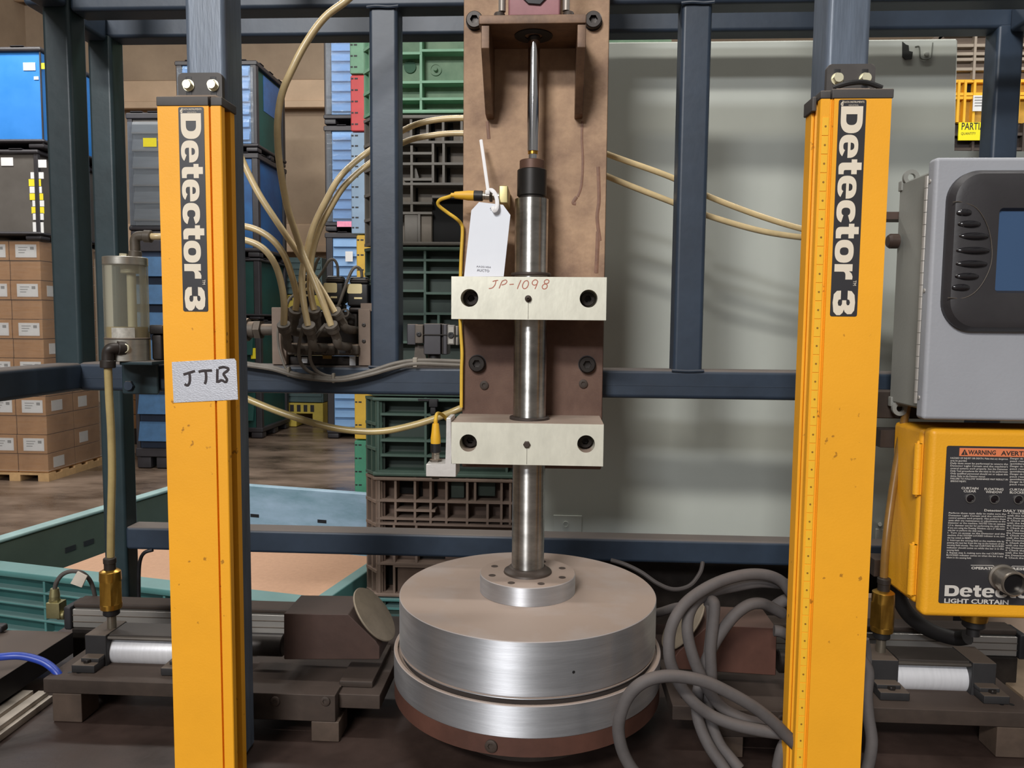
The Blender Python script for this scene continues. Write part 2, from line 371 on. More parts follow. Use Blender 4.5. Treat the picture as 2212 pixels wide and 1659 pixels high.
b = B(); b.box(AX-.6, AX+.012, ya-.014, ya+.83, az+.02, az+12*ah+.004)
wr = tag(b.obj('stretch_wrap', see_through('clear_stretch_film', (250, 250, 250), .03, .12, 1.0, 5, (1, 1, 5)), smooth=False), 'clear creased stretch film wrapped around the front carton stack', 'film')
BX = -4.62; yb = 8.62
for k in range(12):
    z0 = FL+.18+k*.168
    o = carton('carton', BX-.34, BX, yb, yb+.6, z0, z0+.168, 'pinkish brown carton of the rear stack behind the air reservoir, %s layer' % ORD[k], 'cartons in the rear stack', False)
    if k in (2, 7, 10):
        b = B(); b.box(BX-.12, BX-.02, yb-.003, yb+.001, z0+.04, z0+.13); b.obj('shipping_label', white_p, o)
pallet(BX-.4, BX+.005, yb, yb+.75, FL, FL+.18, 'dark pallet under the rear carton stack', blackp)

# ================================================================== bulk containers far behind
blue_b = M('blue_container_plastic', (44, 124, 204), .5, 0, .08, 3, rvar=.1)
blue_l = M('light_blue_container_plastic', (112, 152, 196), .5, 0, .1, 3)
blue_d = M('deep_blue_sheet', (22, 74, 132), .5, 0, .3, 2, c2=(26, 92, 150))
teal_s = M('dark_green_sheet', (16, 66, 62), .55, 0, .25, 2)
grey_b = M('grey_container_plastic', (88, 84, 80), .5, 0, .1, 3, rvar=.1)
trimblk = M('container_black_frame', (46, 44, 48), .5, 0, .2, 6)
film = see_through('clear_plastic_sleeve', (242, 246, 250), .03, .08, 1.0, 5, (1, 1, 3), base=(225, 232, 240))
yel_note = M('yellow_note', (232, 214, 40), .7, 0, .05, 10)
def container(label, x0, x1, y0, y1, z0, z1, body, side=None, louvers=0, frame=.05, sleeve=False, group=None, feet=True, rot=0, louv_m=None):
    t = thing('bulk_container', label, 'container', ((x0+x1)/2, (y0+y1)/2, z0), group)
    h = z1-z0; f = frame; fz = .09*h
    b = B(); b.box(x0+f*.6, x1-f*.6, y0+.012, y1-.012, z0+fz, z1-fz*.7); b.obj('body', body, t)
    if side:
        b = B(); b.box(x1-f*.6, x1-f*.4, y0+f, y1-f, z0+fz, z1-fz*.7); b.obj('side_panel', side, t)
    for (x, y) in ((x0, y0), (x1-f, y0), (x1-f, y1-f), (x0, y1-f)):
        b = B(); b.box(x, x+f, y, y+f, z0+fz*.5, z1-fz*.3, f*.15); b.obj('corner_post', trimblk, t)
    b = B(); b.box(x0-.01, x1+.01, y0-.01, y1+.01, z1-fz*.7, z1-fz*.12, .012)
    for k in range(3):
        xx = x0+(x1-x0)*(.18+.32*k); b.box(xx-.06, xx+.06, y0-.012, y1+.012, z1-fz*.14, z1, .012)
        yy = y0+(y1-y0)*(.18+.32*k); b.box(x0-.012, x1+.012, yy-.06, yy+.06, z1-fz*.14, z1, .012)
    b.obj('top_rim', trimblk, t)
    b = B(); b.box(x0-.01, x1+.01, y0-.01, y1+.01, z0+fz*.55, z0+fz, .012)
    for i in range(3):
        for j in range(3):
            xx = x0+(x1-x0-.14)*i/2; yy = y0+(y1-y0-.14)*j/2; b.box(xx, xx+.14, yy, yy+.14, z0, z0+fz*.56, .01)
    b.obj('base_pallet', trimblk, t)
    for k in range(louvers):
        hh = (h-fz*1.9)/louvers; zz = z0+fz*1.1+k*hh
        b = B(); b.box(x0+f*1.1, x1-f*1.1, y0-.004, y0+.02, zz+hh*.18, zz+hh*.9)
        bmesh.ops.rotate(b.bm, cent=(0, y0, zz+hh*.9), matrix=Matrix.Rotation(-.22, 3, 'X'), verts=b.bm.verts)
        b.obj('louver', louv_m or body, t)
    if sleeve:
        b = B(); b.box(x0+f*.4, x1-f*.4, y0-.03, y0-.026, z0+fz, z1-fz); b.obj('clear_sleeve', film, t)
    return t
def stick(parent, px0, py0, px1, py1, y, mat, name='note', d=.004):
    b = B(); b.pbox(px0, py0, px1, py1, y, d); return b.obj(name, mat, parent)
# on the carton stack: grey then blue
zA = az+12*ah+.006
g1 = container('grey box container with white and yellow stickers standing on the wrapped cartons', -5.5, -4.44, 6.5, 7.5, zA, zA+.775, grey_b, frame=.04)
for q in ((2, 340, 28, 358), (74, 345, 100, 362), (66, 372, 94, 386), (64, 403, 90, 417), (70, 433, 95, 446), (71, 460, 94, 475), (71, 480, 94, 503)): stick(g1, *q, 6.507, white_p)
for q in ((62, 387, 88, 402), (64, 418, 93, 432), (68, 447, 95, 461)): stick(g1, *q, 6.507, yel_note)
bl1 = container('bright blue lidded container on top of the grey box, upper left', -5.5, -4.38, 6.5, 7.5, zA+.777, zA+1.63, blue_b, frame=.012)
for q in ((50, 135, 76, 152), (73, 165, 83, 172)): stick(bl1, *q, 6.507, white_p)
stick(bl1, 87, 136, 99, 149, 6.507, yel_note)
# between the posts: grey box on louvered blue
D0 = X(278, 400, 7.2)
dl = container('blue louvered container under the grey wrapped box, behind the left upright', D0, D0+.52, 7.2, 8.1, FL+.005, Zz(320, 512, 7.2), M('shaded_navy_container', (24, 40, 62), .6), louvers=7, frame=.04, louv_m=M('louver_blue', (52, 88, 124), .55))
dg = container('grey wrapped box with a yellow sticker between the two left posts', D0, D0+.52, 7.2, 8.1, Zz(320, 511.6, 7.2), Zz(320, 240, 7.2), grey_b, louvers=6, frame=.05, sleeve=True)
stick(dg, 309, 298, 338, 317, 7.17, yel_note)
# centre left: wrapped black-framed container over blue and teal ones
c1x = X(555, 250, 9.2)
CC = [('wrapped black-framed container with blue slats and a green and blue side, upper centre left', 327.5, 128, blue_l, teal_s, 6, True),
      ('deep blue container under the wrapped black-framed one', 555.5, 328, blue_d, blue_d, 0, False),
      ('teal sheeted container below the deep blue one, left of the manifold hoses', 690, 556, teal_s, teal_s, 0, False)]
for i, (lb, pb, pt, bm_, sm_, lv, sl) in enumerate(CC):
    o = container(lb, c1x-.98, c1x, 9.2, 10.18, Zz(540, pb, 9.2), Zz(540, pt, 9.2), bm_, sm_, lv, .08, sl)
    if i == 0:
        b = B(); b.box(c1x-.033, c1x-.028, 9.5, 10.1, Zz(540, 225, 9.2), Zz(540, 145, 9.2)); b.obj('blue_panel', M('blue_side_sheet', (40, 92, 150), .4), o)
zt = Zz(540, 690, 9.2)
o = container('dark green container on the floor under the teal one', c1x-.98, c1x, 9.2, 10.18, FL+.004, zt-.002, teal_s, teal_s, 3, .08)
stick(o, 542, 752, 551, 775, 9.18, yel_note, d=.02)
# tall stack of black framed blue containers, mid distance
tx0 = X(703, 500, 9.3); th = 1.265
for k in range(4):
    z0 = FL+.005+k*th
    n = ('bottom', 'second', 'third', 'top')[k]
    o = container('black-framed container with pale blue slats, %s of the tall stack left of the pallet bins' % n, tx0, tx0+1.15, 9.3, 10.3, z0, z0+th-.003, blue_l, louvers=9, frame=.09, sleeve=k > 1, group='tall stack of framed containers')
    if k == 2: stick(o, 728, 478, 770, 490, 9.255, M('pink_sheet', (226, 140, 170), .6))
    if k == 1: stick(o, 746, 543, 762, 565, 9.25, white_p)
# yellow pallets with folded grey green bins
ypal = M('yellow_pallet_plastic', (190, 168, 70), .6, 0, .15, 4)
gg = M('grey_green_plastic', (72, 92, 92), .6, 0, .15, 4)
YZ = 10.25
px0, px1 = X(560, 900, YZ), X(698, 900, YZ)
def ypallet(z0, h, label):
    t = thing('plastic_pallet', label, 'pallet', ((px0+px1)/2, YZ+.5, z0))
    b = B(); b.box(px0, px1, YZ, YZ+1.0, z0+h*.55, z0+h, .01)
    b.obj('deck', ypal, t)
    for k in range(3):
        x = px0+(px1-px0-.15)*k/2; b = B(); b.box(x, x+.15, YZ, YZ+1.0, z0, z0+h*.6, .01); b.obj('skid', ypal, t)
    for k in range(8):
        x = px0+.06+(px1-px0-.14)*k/8; b = B(); b.box(x, x+.05, YZ-.006, YZ+.01, z0+h*.64, z0+h*.92); b.obj('slot', blackp, t)
def folded(z0, h, label, n):
    t = thing('folded_bin', label, 'bin', ((px0+px1)/2, YZ+.5, z0))
    b = B(); b.box(px0, px1, YZ+.02, YZ+1.0, z0, z0+h, .01); b.obj('body', gg, t)
    for k in range(n):
        z = z0+h*(k+.15)/n; b = B(); b.box(px0+.02, px1-.02, YZ, YZ+.03, z, z+h*.45/n); b.obj('rib', gg, t)
z = FL+.004
for i in range(2):
    nm = ('lower', 'upper')[i]
    ypallet(z, .33, '%s yellow plastic pallet on the far floor behind the manifold' % nm); z += .333
    folded(z, .46, '%s folded grey-green bin stacked on a yellow pallet' % nm, 6); z += .463
ypallet(z, .2, 'topmost yellow plastic pallet behind the manifold'); z += .203
folded(z, .5, 'topmost folded grey-green bin behind the manifold', 6)

# ================================================================== open bin with brown sheet, behind the table
BA = -.2127; BM = Matrix.Rotation(BA, 4, 'Z')
tealb = M('teal_bin_plastic', (76, 126, 124), .6, 0, .15, 5, dust=.35, dustc=(150, 170, 170))
tealin = M('grey_green_bin_wall', (76, 90, 80), .65, 0, .15, 3)
ltblue = M('light_blue_bin_wall', (140, 176, 192), .5, 0, .2, 3, c2=(176, 200, 222), stretch=(1, 1, 3))
topedge = M('pale_blue_edge', (150, 180, 180), .5, 0, .15, 6)
brownsh = M('brown_fibre_sheet', (192, 152, 124), .85, 0, .06, 60)
e0, e1, d0, d1 = -2.43, -1.30, 2.02, 3.12
ZR = -.84; f0, f1, g0, g1 = -2.15, -1.172, 1.985, 2.50
def bb(name, mat, e_0, e_1, d_0, d_1, z0, z1, bev=.006, label=None, par=None):
    q = B(); q.box(e_0, e_1, d_0, d_1, z0, z1, bev); q.xf(BM); return q.obj(name, mat, par or t, label)
t = thing('open_bin', 'open bin with tall grey-green left wall and pale blue back wall', 'bin', BM @ V(((e0+e1)/2, (d0+d1)/2, FL)))
bb('base', tealb, e0, e1, g1+.04, d1, FL, FL+.14)
bb('left_wall', tealin, e0-.04, e0, d0, d1, FL, -.79)
bb('left_wall_rim', topedge, e0-.045, e0+.004, d0, d1+.04, -.79, -.775, .004)
for q in (2.36, 2.45): bb('slot', blackp, e0-.001, e0+.002, q, q+.05, -.905, -.885, 0)
bb('back_wall', ltblue, e0, e1, d1, d1+.04, FL+.14, -.775)
for q in (.28, .60, .84): bb('slot', blackp, e0+1.1*q, e0+1.1*q+.045, d1-.002, d1+.001, -.925, -.91, 0)
t = thing('slatted_bin', 'teal slatted bin topped with a brown sheet, on the floor right behind the table', 'bin', BM @ V(((f0+f1)/2, (g0+g1)/2, FL)))
bb('base', tealb, f0, f1+.04, g0, g1, FL, FL+.14)
bb('front_wall', M('dark_teal_bin_panel', (40, 84, 82), .65, 0, .15, 5), e0+.01, f1+.035, g0+.035, g0+.06, FL+.14, ZR-.01)
bb('front_rim', tealb, e0+.01, f1+.045, g0-.005, g0+.075, ZR-.026, ZR)
for k in range(6): bb('front_slat', tealb, e0+.01, f1+.035, g0, g0+.04, ZR-.072-.047*k, ZR-.064-.047*k, .002)
for k in range(6): bb('front_rib', tealb, e0+.05+.235*k, e0+.06+.235*k, g0+.003, g0+.04, FL+.14, ZR-.026, .002)
bb('right_wall', tealb, f1-.005, f1+.04, g0+.06, g1, FL+.14, ZR)
bb('sheet', brownsh, f0, f1-.008, g0+.07, g1, ZR-.03, ZR-.010, 0, 'brown fibre sheet lying on the bin')
# ================================================================== stack of folded pallet bins behind the frame
YS = 2.40
SX1 = X(1440, 700, YS)
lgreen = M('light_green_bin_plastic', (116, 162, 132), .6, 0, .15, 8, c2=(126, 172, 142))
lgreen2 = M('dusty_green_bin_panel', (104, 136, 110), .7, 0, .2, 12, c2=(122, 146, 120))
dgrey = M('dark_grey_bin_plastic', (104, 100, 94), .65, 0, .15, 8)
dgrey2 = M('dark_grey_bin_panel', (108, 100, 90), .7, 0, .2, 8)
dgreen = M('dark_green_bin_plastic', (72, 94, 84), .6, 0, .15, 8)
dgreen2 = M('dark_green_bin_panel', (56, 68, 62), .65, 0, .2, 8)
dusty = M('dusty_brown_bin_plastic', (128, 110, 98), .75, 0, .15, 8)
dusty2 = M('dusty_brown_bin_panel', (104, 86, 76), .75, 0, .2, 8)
def sbin(label, pt, pb, fm, pm, hr, vr, depth=.045, back_gap=None):
    """folded bin: front lattice of ribs before a recessed panel, laddered chamfer at the left corner.
    hr: (x0, x1, y) horizontal ribs, vr: (x, y0, y1) vertical ribs, all seen on the front plane"""
    xa, xb = X(812, 700, YS), SX1; z0, z1 = Zz(900, pb, YS), Zz(900, pt, YS)
    t = thing('folded_bin', label, 'bin', ((xa+xb)/2, YS+.5, z0), 'bins of the folded stack')
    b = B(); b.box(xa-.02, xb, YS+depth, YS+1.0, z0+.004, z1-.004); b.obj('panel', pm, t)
    rt = .0075
    b = B(); b.box(xa-.012, xb, YS-.004, YS+depth+.01, z1-rt*1.6, z1-.0008, .002); b.obj('top_rim', fm, t)
    b = B(); b.box(xa-.012, xb, YS-.004, YS+depth+.01, z0+.0008, z0+rt*1.6, .002); b.obj('bottom_rim', fm, t)
    for x0, x1, y in hr:
        z = Zz((x0+min(x1, 1100))/2, y, YS); b = B(); b.box(X(x0, y, YS), X(x1, y, YS), YS, YS+depth+.005, z-rt/2, z+rt/2); b.obj('rib', fm, t)
    for x, y0, y1 in vr:
        xx = X(x, (y0+y1)/2, YS); b = B(); b.box(xx-rt/2, xx+rt/2, YS+.001, YS+depth+.005, max(z0, Zz(x, y1, YS)), min(z1, Zz(x, y0, YS))); b.obj('rib', fm, t)
    # laddered corner, bent back to the left
    c = M_ladder = Matrix.Translation(V((xa, YS, 0))) @ Matrix.Rotation(math.radians(-52), 4, 'Z')
    w = .075
    for xx in (-.004, -w*.5, -w):
        b = B(); b.box(xx-.005, xx+.005, 0, .02, z0+.002, z1-.002, m=c); b.obj('ladder_rail', fm, t)
    n = max(2, round((z1-z0)/.075))
    for k in range(n+1):
        z = z0+.006+(z1-z0-.012)*k/n; b = B(); b.box(-w, 0, -.004, .022, z-.0045, z+.0045, m=c); b.obj('ladder_rung', fm, t)
    b = B(); b.box(-w, 0, .024, .03, z0+.004, z1-.004, m=c); b.obj('corner_panel', pm, t)
    return t
R_ = 1440
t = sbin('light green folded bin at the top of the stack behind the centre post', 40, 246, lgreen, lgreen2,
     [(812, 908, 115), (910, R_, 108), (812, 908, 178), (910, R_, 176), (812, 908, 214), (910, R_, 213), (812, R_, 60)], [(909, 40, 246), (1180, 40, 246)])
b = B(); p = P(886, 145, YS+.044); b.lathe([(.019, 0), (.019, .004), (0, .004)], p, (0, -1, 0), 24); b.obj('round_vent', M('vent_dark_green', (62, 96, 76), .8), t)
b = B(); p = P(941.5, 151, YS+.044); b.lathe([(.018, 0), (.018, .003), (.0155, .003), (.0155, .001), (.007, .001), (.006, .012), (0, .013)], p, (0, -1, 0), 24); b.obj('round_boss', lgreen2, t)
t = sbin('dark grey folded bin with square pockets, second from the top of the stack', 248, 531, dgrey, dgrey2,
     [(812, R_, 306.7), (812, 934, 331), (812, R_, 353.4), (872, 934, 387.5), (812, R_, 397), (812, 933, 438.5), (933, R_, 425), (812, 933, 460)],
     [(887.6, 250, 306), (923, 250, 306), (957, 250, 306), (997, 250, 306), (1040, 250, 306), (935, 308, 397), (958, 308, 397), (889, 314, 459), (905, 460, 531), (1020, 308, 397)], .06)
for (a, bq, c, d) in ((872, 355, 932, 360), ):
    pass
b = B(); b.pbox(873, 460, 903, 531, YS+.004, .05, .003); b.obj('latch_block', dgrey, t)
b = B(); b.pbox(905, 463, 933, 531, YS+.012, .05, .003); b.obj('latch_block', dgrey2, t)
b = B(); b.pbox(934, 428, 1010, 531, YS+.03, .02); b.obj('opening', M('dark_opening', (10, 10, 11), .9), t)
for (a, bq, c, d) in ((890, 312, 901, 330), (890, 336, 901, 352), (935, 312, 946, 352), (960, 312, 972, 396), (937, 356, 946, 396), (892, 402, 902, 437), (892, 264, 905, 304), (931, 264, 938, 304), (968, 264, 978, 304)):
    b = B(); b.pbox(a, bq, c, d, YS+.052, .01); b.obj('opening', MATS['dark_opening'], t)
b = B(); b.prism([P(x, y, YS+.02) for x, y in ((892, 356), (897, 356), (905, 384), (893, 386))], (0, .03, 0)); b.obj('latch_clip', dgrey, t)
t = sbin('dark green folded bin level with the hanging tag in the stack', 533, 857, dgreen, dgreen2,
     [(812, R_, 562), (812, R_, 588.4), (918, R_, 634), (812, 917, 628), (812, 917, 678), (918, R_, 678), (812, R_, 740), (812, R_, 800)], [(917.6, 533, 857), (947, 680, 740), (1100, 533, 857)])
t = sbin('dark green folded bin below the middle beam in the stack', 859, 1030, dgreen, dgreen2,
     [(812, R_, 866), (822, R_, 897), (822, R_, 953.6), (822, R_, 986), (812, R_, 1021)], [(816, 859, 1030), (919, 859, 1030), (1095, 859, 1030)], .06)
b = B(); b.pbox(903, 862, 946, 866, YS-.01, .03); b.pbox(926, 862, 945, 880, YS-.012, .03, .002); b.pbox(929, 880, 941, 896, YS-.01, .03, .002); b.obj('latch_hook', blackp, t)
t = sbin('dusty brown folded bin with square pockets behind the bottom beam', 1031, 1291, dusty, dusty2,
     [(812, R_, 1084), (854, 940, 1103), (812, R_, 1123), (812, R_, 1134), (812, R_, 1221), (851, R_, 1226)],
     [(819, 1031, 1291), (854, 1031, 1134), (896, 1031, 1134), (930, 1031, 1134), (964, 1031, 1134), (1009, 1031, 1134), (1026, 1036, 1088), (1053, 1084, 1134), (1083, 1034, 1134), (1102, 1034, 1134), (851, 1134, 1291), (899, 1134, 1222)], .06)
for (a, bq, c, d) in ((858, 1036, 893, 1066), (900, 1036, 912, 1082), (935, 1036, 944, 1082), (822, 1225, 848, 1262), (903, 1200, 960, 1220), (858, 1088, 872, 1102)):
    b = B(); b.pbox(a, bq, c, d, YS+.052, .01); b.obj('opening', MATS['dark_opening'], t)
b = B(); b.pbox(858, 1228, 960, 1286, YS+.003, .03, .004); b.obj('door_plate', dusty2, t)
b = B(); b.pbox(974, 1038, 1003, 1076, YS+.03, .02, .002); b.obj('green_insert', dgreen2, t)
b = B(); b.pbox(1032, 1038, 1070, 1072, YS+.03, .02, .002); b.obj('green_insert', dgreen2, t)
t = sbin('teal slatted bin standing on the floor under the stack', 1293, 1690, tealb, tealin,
     [(812, R_, 1318), (812, R_, 1344), (812, R_, 1370), (812, R_, 1396)], [(905, 1293, 1690), (1200, 1293, 1690)])
# second stack right behind: folded bins of several colours, their corner edges showing on the left
YR = 3.50
red_p = M('red_bin_plastic', (206, 70, 72), .55, 0, .12, 8)
ltb = M('pale_blue_bin_plastic', (146, 172, 198), .55, 0, .12, 8)
yel_p = M('yellow_bin_plastic', (226, 182, 60), .55, 0, .12, 8)
grn_p = M('sea_green_bin_plastic', (76, 150, 118), .55, 0, .12, 8)
def edge_bin(label, px, pt, pb, mat, notch):
    x0 = X(px, (pt+pb)/2, YR); z0, z1 = Zz(780, pb, YR), Zz(780, pt, YR)
    t = thing('folded_bin', label, 'bin', (x0+.5, YR+.5, z0), 'bins of the rear folded stack')
    b = B(); b.box(x0, x0+1.1, YR, YR+1.0, z0+.001, z1-.001, .006); b.obj('body', mat, t)
    for k in range(notch):
        z = z1-(z1-z0)*(k+.35)/notch
        b = B(); b.box(x0+.004, x0+.014, YR-.002, YR+.004, z-.003, z+.003); b.box(x0+.02, x0+.034, YR-.002, YR+.004, z-.003, z+.003); b.obj('notch', blackp, t)
edge_bin('light green folded bin edge at the top of the rear stack', 755, 40, 160, lgreen, 5)
edge_bin('red folded bin in the rear stack', 757, 161, 284, red_p, 5)
edge_bin('pale blue folded bin in the rear stack', 758, 285, 506, ltb, 10)
edge_bin('upper yellow folded bin in the rear stack', 770, 507, 700, yel_p, 6)
edge_bin('lower yellow folded bin in the rear stack, below the middle beam', 765, 701, 950, yel_p, 5)
edge_bin('sea green folded bin in the rear stack, above the open bin wall', 766, 951, 1180, grn_p, 8)
edge_bin('lowest pale blue folded bin in the rear stack, behind the open bin', 768, 1181, 1634, ltb, 4)

# ================================================================== far right bins seen past the cabinet
YQ = 3.4
gx0, gx1 = X(2040, 130, YQ), X(2290, 130, YQ)
def rbin(label, pt, pb, mat, pm, hr, vr, yq=YQ):
    z0, z1 = Zz(2100, pb, yq), Zz(2100, pt, yq)
    t = thing('pallet_bin', label, 'bin', ((gx0+gx1)/2, yq+.4, z0))
    b = B(); b.box(gx0, gx1, yq+.022, yq+.8, z0, z1); b.obj('panel', pm, t)
    for y in hr:
        z = Zz(2095, y, yq); b = B(); b.box(gx0, gx1, yq, yq+.06, z-.006, z+.006); b.obj('rib', mat, t)
    for x in vr:
        xx = X(x, (pt+pb)/2, yq); b = B(); b.box(xx-.005, xx+.005, yq-.002, yq+.06, z0, z1); b.obj('rib', mat, t)
    return t
greyr = M('taupe_bin_plastic', (150, 138, 124), .65, 0, .1, 8); greyr2 = M('taupe_bin_panel', (122, 108, 96), .7, 0, .1, 8)
yq_ = M('amber_bin_plastic', (236, 180, 44), .55, 0, .1, 8); yq2 = M('amber_bin_panel', (190, 144, 52), .6, 0, .25, 8)
rbin('taupe ribbed bin above the yellow one, far right behind the post', 60, 172, greyr, greyr2, (72, 98, 116, 128, 149), (2106, 2200))
t = rbin('amber yellow bin with a white paper and a yellow sign, far right', 173, 264, yq_, yq2, (175, 203, 211), (2070, 2084, 2104, 2200))
b = B(); b.pbox(2086, 178, 2102, 201, YQ+.02, .03); b.obj('opening', MATS['dark_opening'], t)
p = stick(t, 2102, 206, 2124, 240, YQ-.006, white_p, 'paper_label')
for k in range(4):
    b = B(); b.pbox(2106, 209+6*k, 2122, 210.5+6*k, YQ-.0075, .001); b.obj('print', M('grey_print', (150, 150, 150), .8), p)
p = stick(t, 2071, 264, 2168, 303, YQ-.012, M('bright_yellow_card', (246, 232, 20), .6, 0, .02), 'sign', .006)
text('PARTIAL', P(2077, 280, YQ-.0125), (1, 0, 0), (0, 0, 1), .028, ink, 'print', p, length=.107, off=.012)
text('QUANTITY', P(2076, 291, YQ-.0125), (1, 0, 0), (0, 0, 1), .010, ink, 'print', p, length=.06)
rbin('dark brown bin under the amber yellow one, far right', 266, 700, M('brown_bin_plastic', (70, 60, 54), .7), M('brown_bin_panel', (52, 44, 42), .7), (322, 290, 345, 400), (2092, 2200))
# ================================================================== table, cabinet, welded frame
ZT = -.665
b = B(); b.box(-1.05, 1.5, .55, 1.68, ZT-.03, ZT, .003)
tag(b.obj('machine_table', M('dirty_table_steel', (52, 40, 36), .5, .1, .35, 5, .2, 60, c2=(70, 54, 48), rvar=.12)), 'brown steel table top that carries the drum and both side cylinders', 'table')
for x in (-.95, 1.3):
    for y in (.62, 1.6):
        b = B(); b.box(x, x+.06, y, y+.06, FL, ZT-.03, .006); tag(b.obj('table_leg', rustdk), 'brown steel leg under the %s %s corner of the table' % ('left' if x < 0 else 'right', 'front' if y < 1 else 'rear'), 'leg', 'legs of the machine table')

panel_m = M('pale_grey_cabinet_paint', (178, 182, 174), .5, 0, .05, 2.5, .04, 20, rvar=.08)
YC = 1.75
t = thing('cabinet', 'large pale grey sheet metal cabinet behind the frame, right of the centre plate', 'cabinet', (.6, YC+.2, FL))
cl, cr, cr2 = -.06, .858, 1.7; cb, ct, cm = -.497, .616, .376
b = B(); b.prism([(cl, YC, cb), (cr2, YC, cb), (cr2, YC, cm), (cr, YC, cm), (cr, YC, ct), (cl, YC, ct)], (0, .4, 0), .004); b.obj('body', panel_m, t)
b = B(); b.box(cl+.02, cr2-.02, YC+.06, YC+.38, FL, cb-.004); b.obj('under_shade_box', blackm, t, 'dark box added for the shade under the cabinet')  # dark box added for the shade below the cabinet, hides the lit floor
b = B(); b.box(X(1195, 1130, YC), X(1257, 1130, YC), YC-.003, YC+.002, Zz(1226, 1152, YC), Zz(1226, 1113, YC), .001); lp = b.obj('latch_plate', panel_m, t)
b = B(); b.lathe([(.007, 0), (.007, .003), (.005, .003), (.005, .001), (0, .001)], P(1222, 1132, YC-.003), (0, -1, 0), 20); b.obj('latch_button', panel_m, lp)
b = B(); hk = [P(x, y, YC-.003) for x, y in ((1950, 90), (1950, 122), (1956, 128), (1970, 127), (1972, 112), (1964, 110), (1963, 98), (1957, 96))]; b.prism(hk, (0, .006, 0)); b.obj('hinge_slot', M('slot_dark', (40, 42, 40), .8), t)
b = B(); b.tube([P(x, y, YC-.002) for x, y in ((1977, 101), (1985, 100), (1987, 110), (1988, 124), (1996, 128), (2010, 125), (2013, 112), (2015, 92))], .0013, 6, 3); b.obj('hinge_clip', M('clip_grey', (110, 114, 106), .6), t)
b = B(); b.lathe([(.005, 0), (.005, .004), (0, .005)], P(2001, 117, YC), (0, -1, 0), 14); b.obj('rivet', panel_m, t)
b = B(); b.lathe([(.006, 0), (.006, .002), (0, .002)], P(1934, 1150, YC), (0, -1, 0), 14); b.obj('hole', MATS['dark_opening'], t)
b = B(); b.cyl(P(1901, 1133, YC), P(1901, 1133, YC-.02), .005, .004, 14); b.box(X(1890, 1150, YC), X(1906, 1150, YC), YC-.006, YC, Zz(1898, 1166, YC), Zz(1898, 1142, YC), .001); b.obj('door_catch', M('catch_pale', (200, 200, 190), .5), t)

Y1, Y2, T = 1.36, 1.60, .0515
fr = thing('machine_stand', 'dark blue welded square tube stand around the press', 'stand', (-.1, 1.45, ZT))
RD = .0075
zmb = -.1313                       # underside of the middle beam
zb1, zb2 = .5413, .5822
zbb = -.5029
xl = X(98, 300, Y1)
def ftube(name, x0, x1, y0, y1, z0, z1, m=navy):
    q = B(); q.box(x0, x1, y0, y1, z0, z1, RD, 2); return q.obj(name, m, fr)
ftube('post', xl, xl+T, Y1, Y1+T, zmb+T-.009, 1.0, teal_navy)
x2 = X(197, 400, Y2); ftube('post', x2, x2+T, Y2, Y2+T, ZT, zb2+.009, teal_navy)
x3 = X(797, 400, Y1); ftube('post', x3, x3+T, Y1+.002, Y1+T, zmb+T-.009, zb1+.009)
x4 = X(1464, 400, Y1); ftube('post', x4, x4+T, Y1+.002, Y1+T, zmb+T-.009, zb1+.009)
x5 = X(2149, 200, Y2); ftube('post', x5, x5+T, Y2, Y2+T, ZT, zb2+.009)
XR = 1.55
ftube('beam', xl+T, XR, Y1+.001, Y1+T, zb1, zb1+T)
ftube('beam', x2-.02, XR, Y2+.001, Y2+T, zb2, zb2+T)
ftube('beam', xl+T-.01, XR, Y1, Y1+T, zmb, zmb+T)
b = B(); b.box(xl+T, XR, Y1-.0006, Y1+.002, zmb+T*.44, zmb+T*.44+.0014); b.obj('seam', navy, fr)
ftube('beam', x2+T-.002, XR, Y2, Y2+T, zbb, zbb+T)
ftube('beam', xl, xl+T, .1, Y1+T, zmb, zmb+T-.001)
ftube('beam', xl-.001, xl+T-.001, .1, Y1, zb1+.005, zb1+.005+T)
ftube('beam', x2-.004, x2+T-.006, Y1+T, Y2, zb2-.008, zb2+T-.008)
ftube('beam', x5+.02, x5+.02+T, .5, Y2, zb2-.01, zb2+T-.01)
TW, TD, YT = .0575, .066, 1.075
xtl = X(398, 100, YT); xtr = X(1791, 100, YT)-.003
zr_ = ZT+.0
for x in (xtl, xtr):
    q = B(); q.box(x, x+TW, YT, YT+TD, ZT, 1.0, .008, 2); q.obj('curtain_post', M('grey_blue_tube_paint', (92, 102, 116), .42, .1, .25, 10, .15, 60, stretch=(6, 6, .6)), fr, 'post that carries a light curtain')
# weld beads at the post ends
for x in (x3, x4):
    q = B(); q.tube([(x-.002, Y1-.001, zb1-.001), (x+T*.3, Y1-.002, zb1), (x+T*.7, Y1-.001, zb1-.001), (x+T+.002, Y1-.002, zb1)], .0025, 6, 5); q.obj('weld_bead', navy, fr)
    q = B(); q.tube([(x-.002, Y1-.001, zmb+T-.001), (x+T*.5, Y1-.002, zmb+T-.002), (x+T+.002, Y1-.001, zmb+T-.001)], .0025, 6, 5); q.obj('weld_bead', navy, fr)
# ================================================================== centre press: plate, bracket, ram, clamp blocks, drum
YP, YB = 1.31, 1.195
AXX, AXY = -.0375, 1.25
px_l, px_r = X(1000.5, 300, YP), X(1312, 300, YP)
t = thing('mounting_plate', 'tall dusty brown steel back plate in the centre that holds the ram', 'plate', ((px_l+px_r)/2, YP, -.25))
m = M('dusty_brown_back_plate', (150, 120, 98), .75, 0, .18, 14, .35, 110, c2=(186, 154, 124))
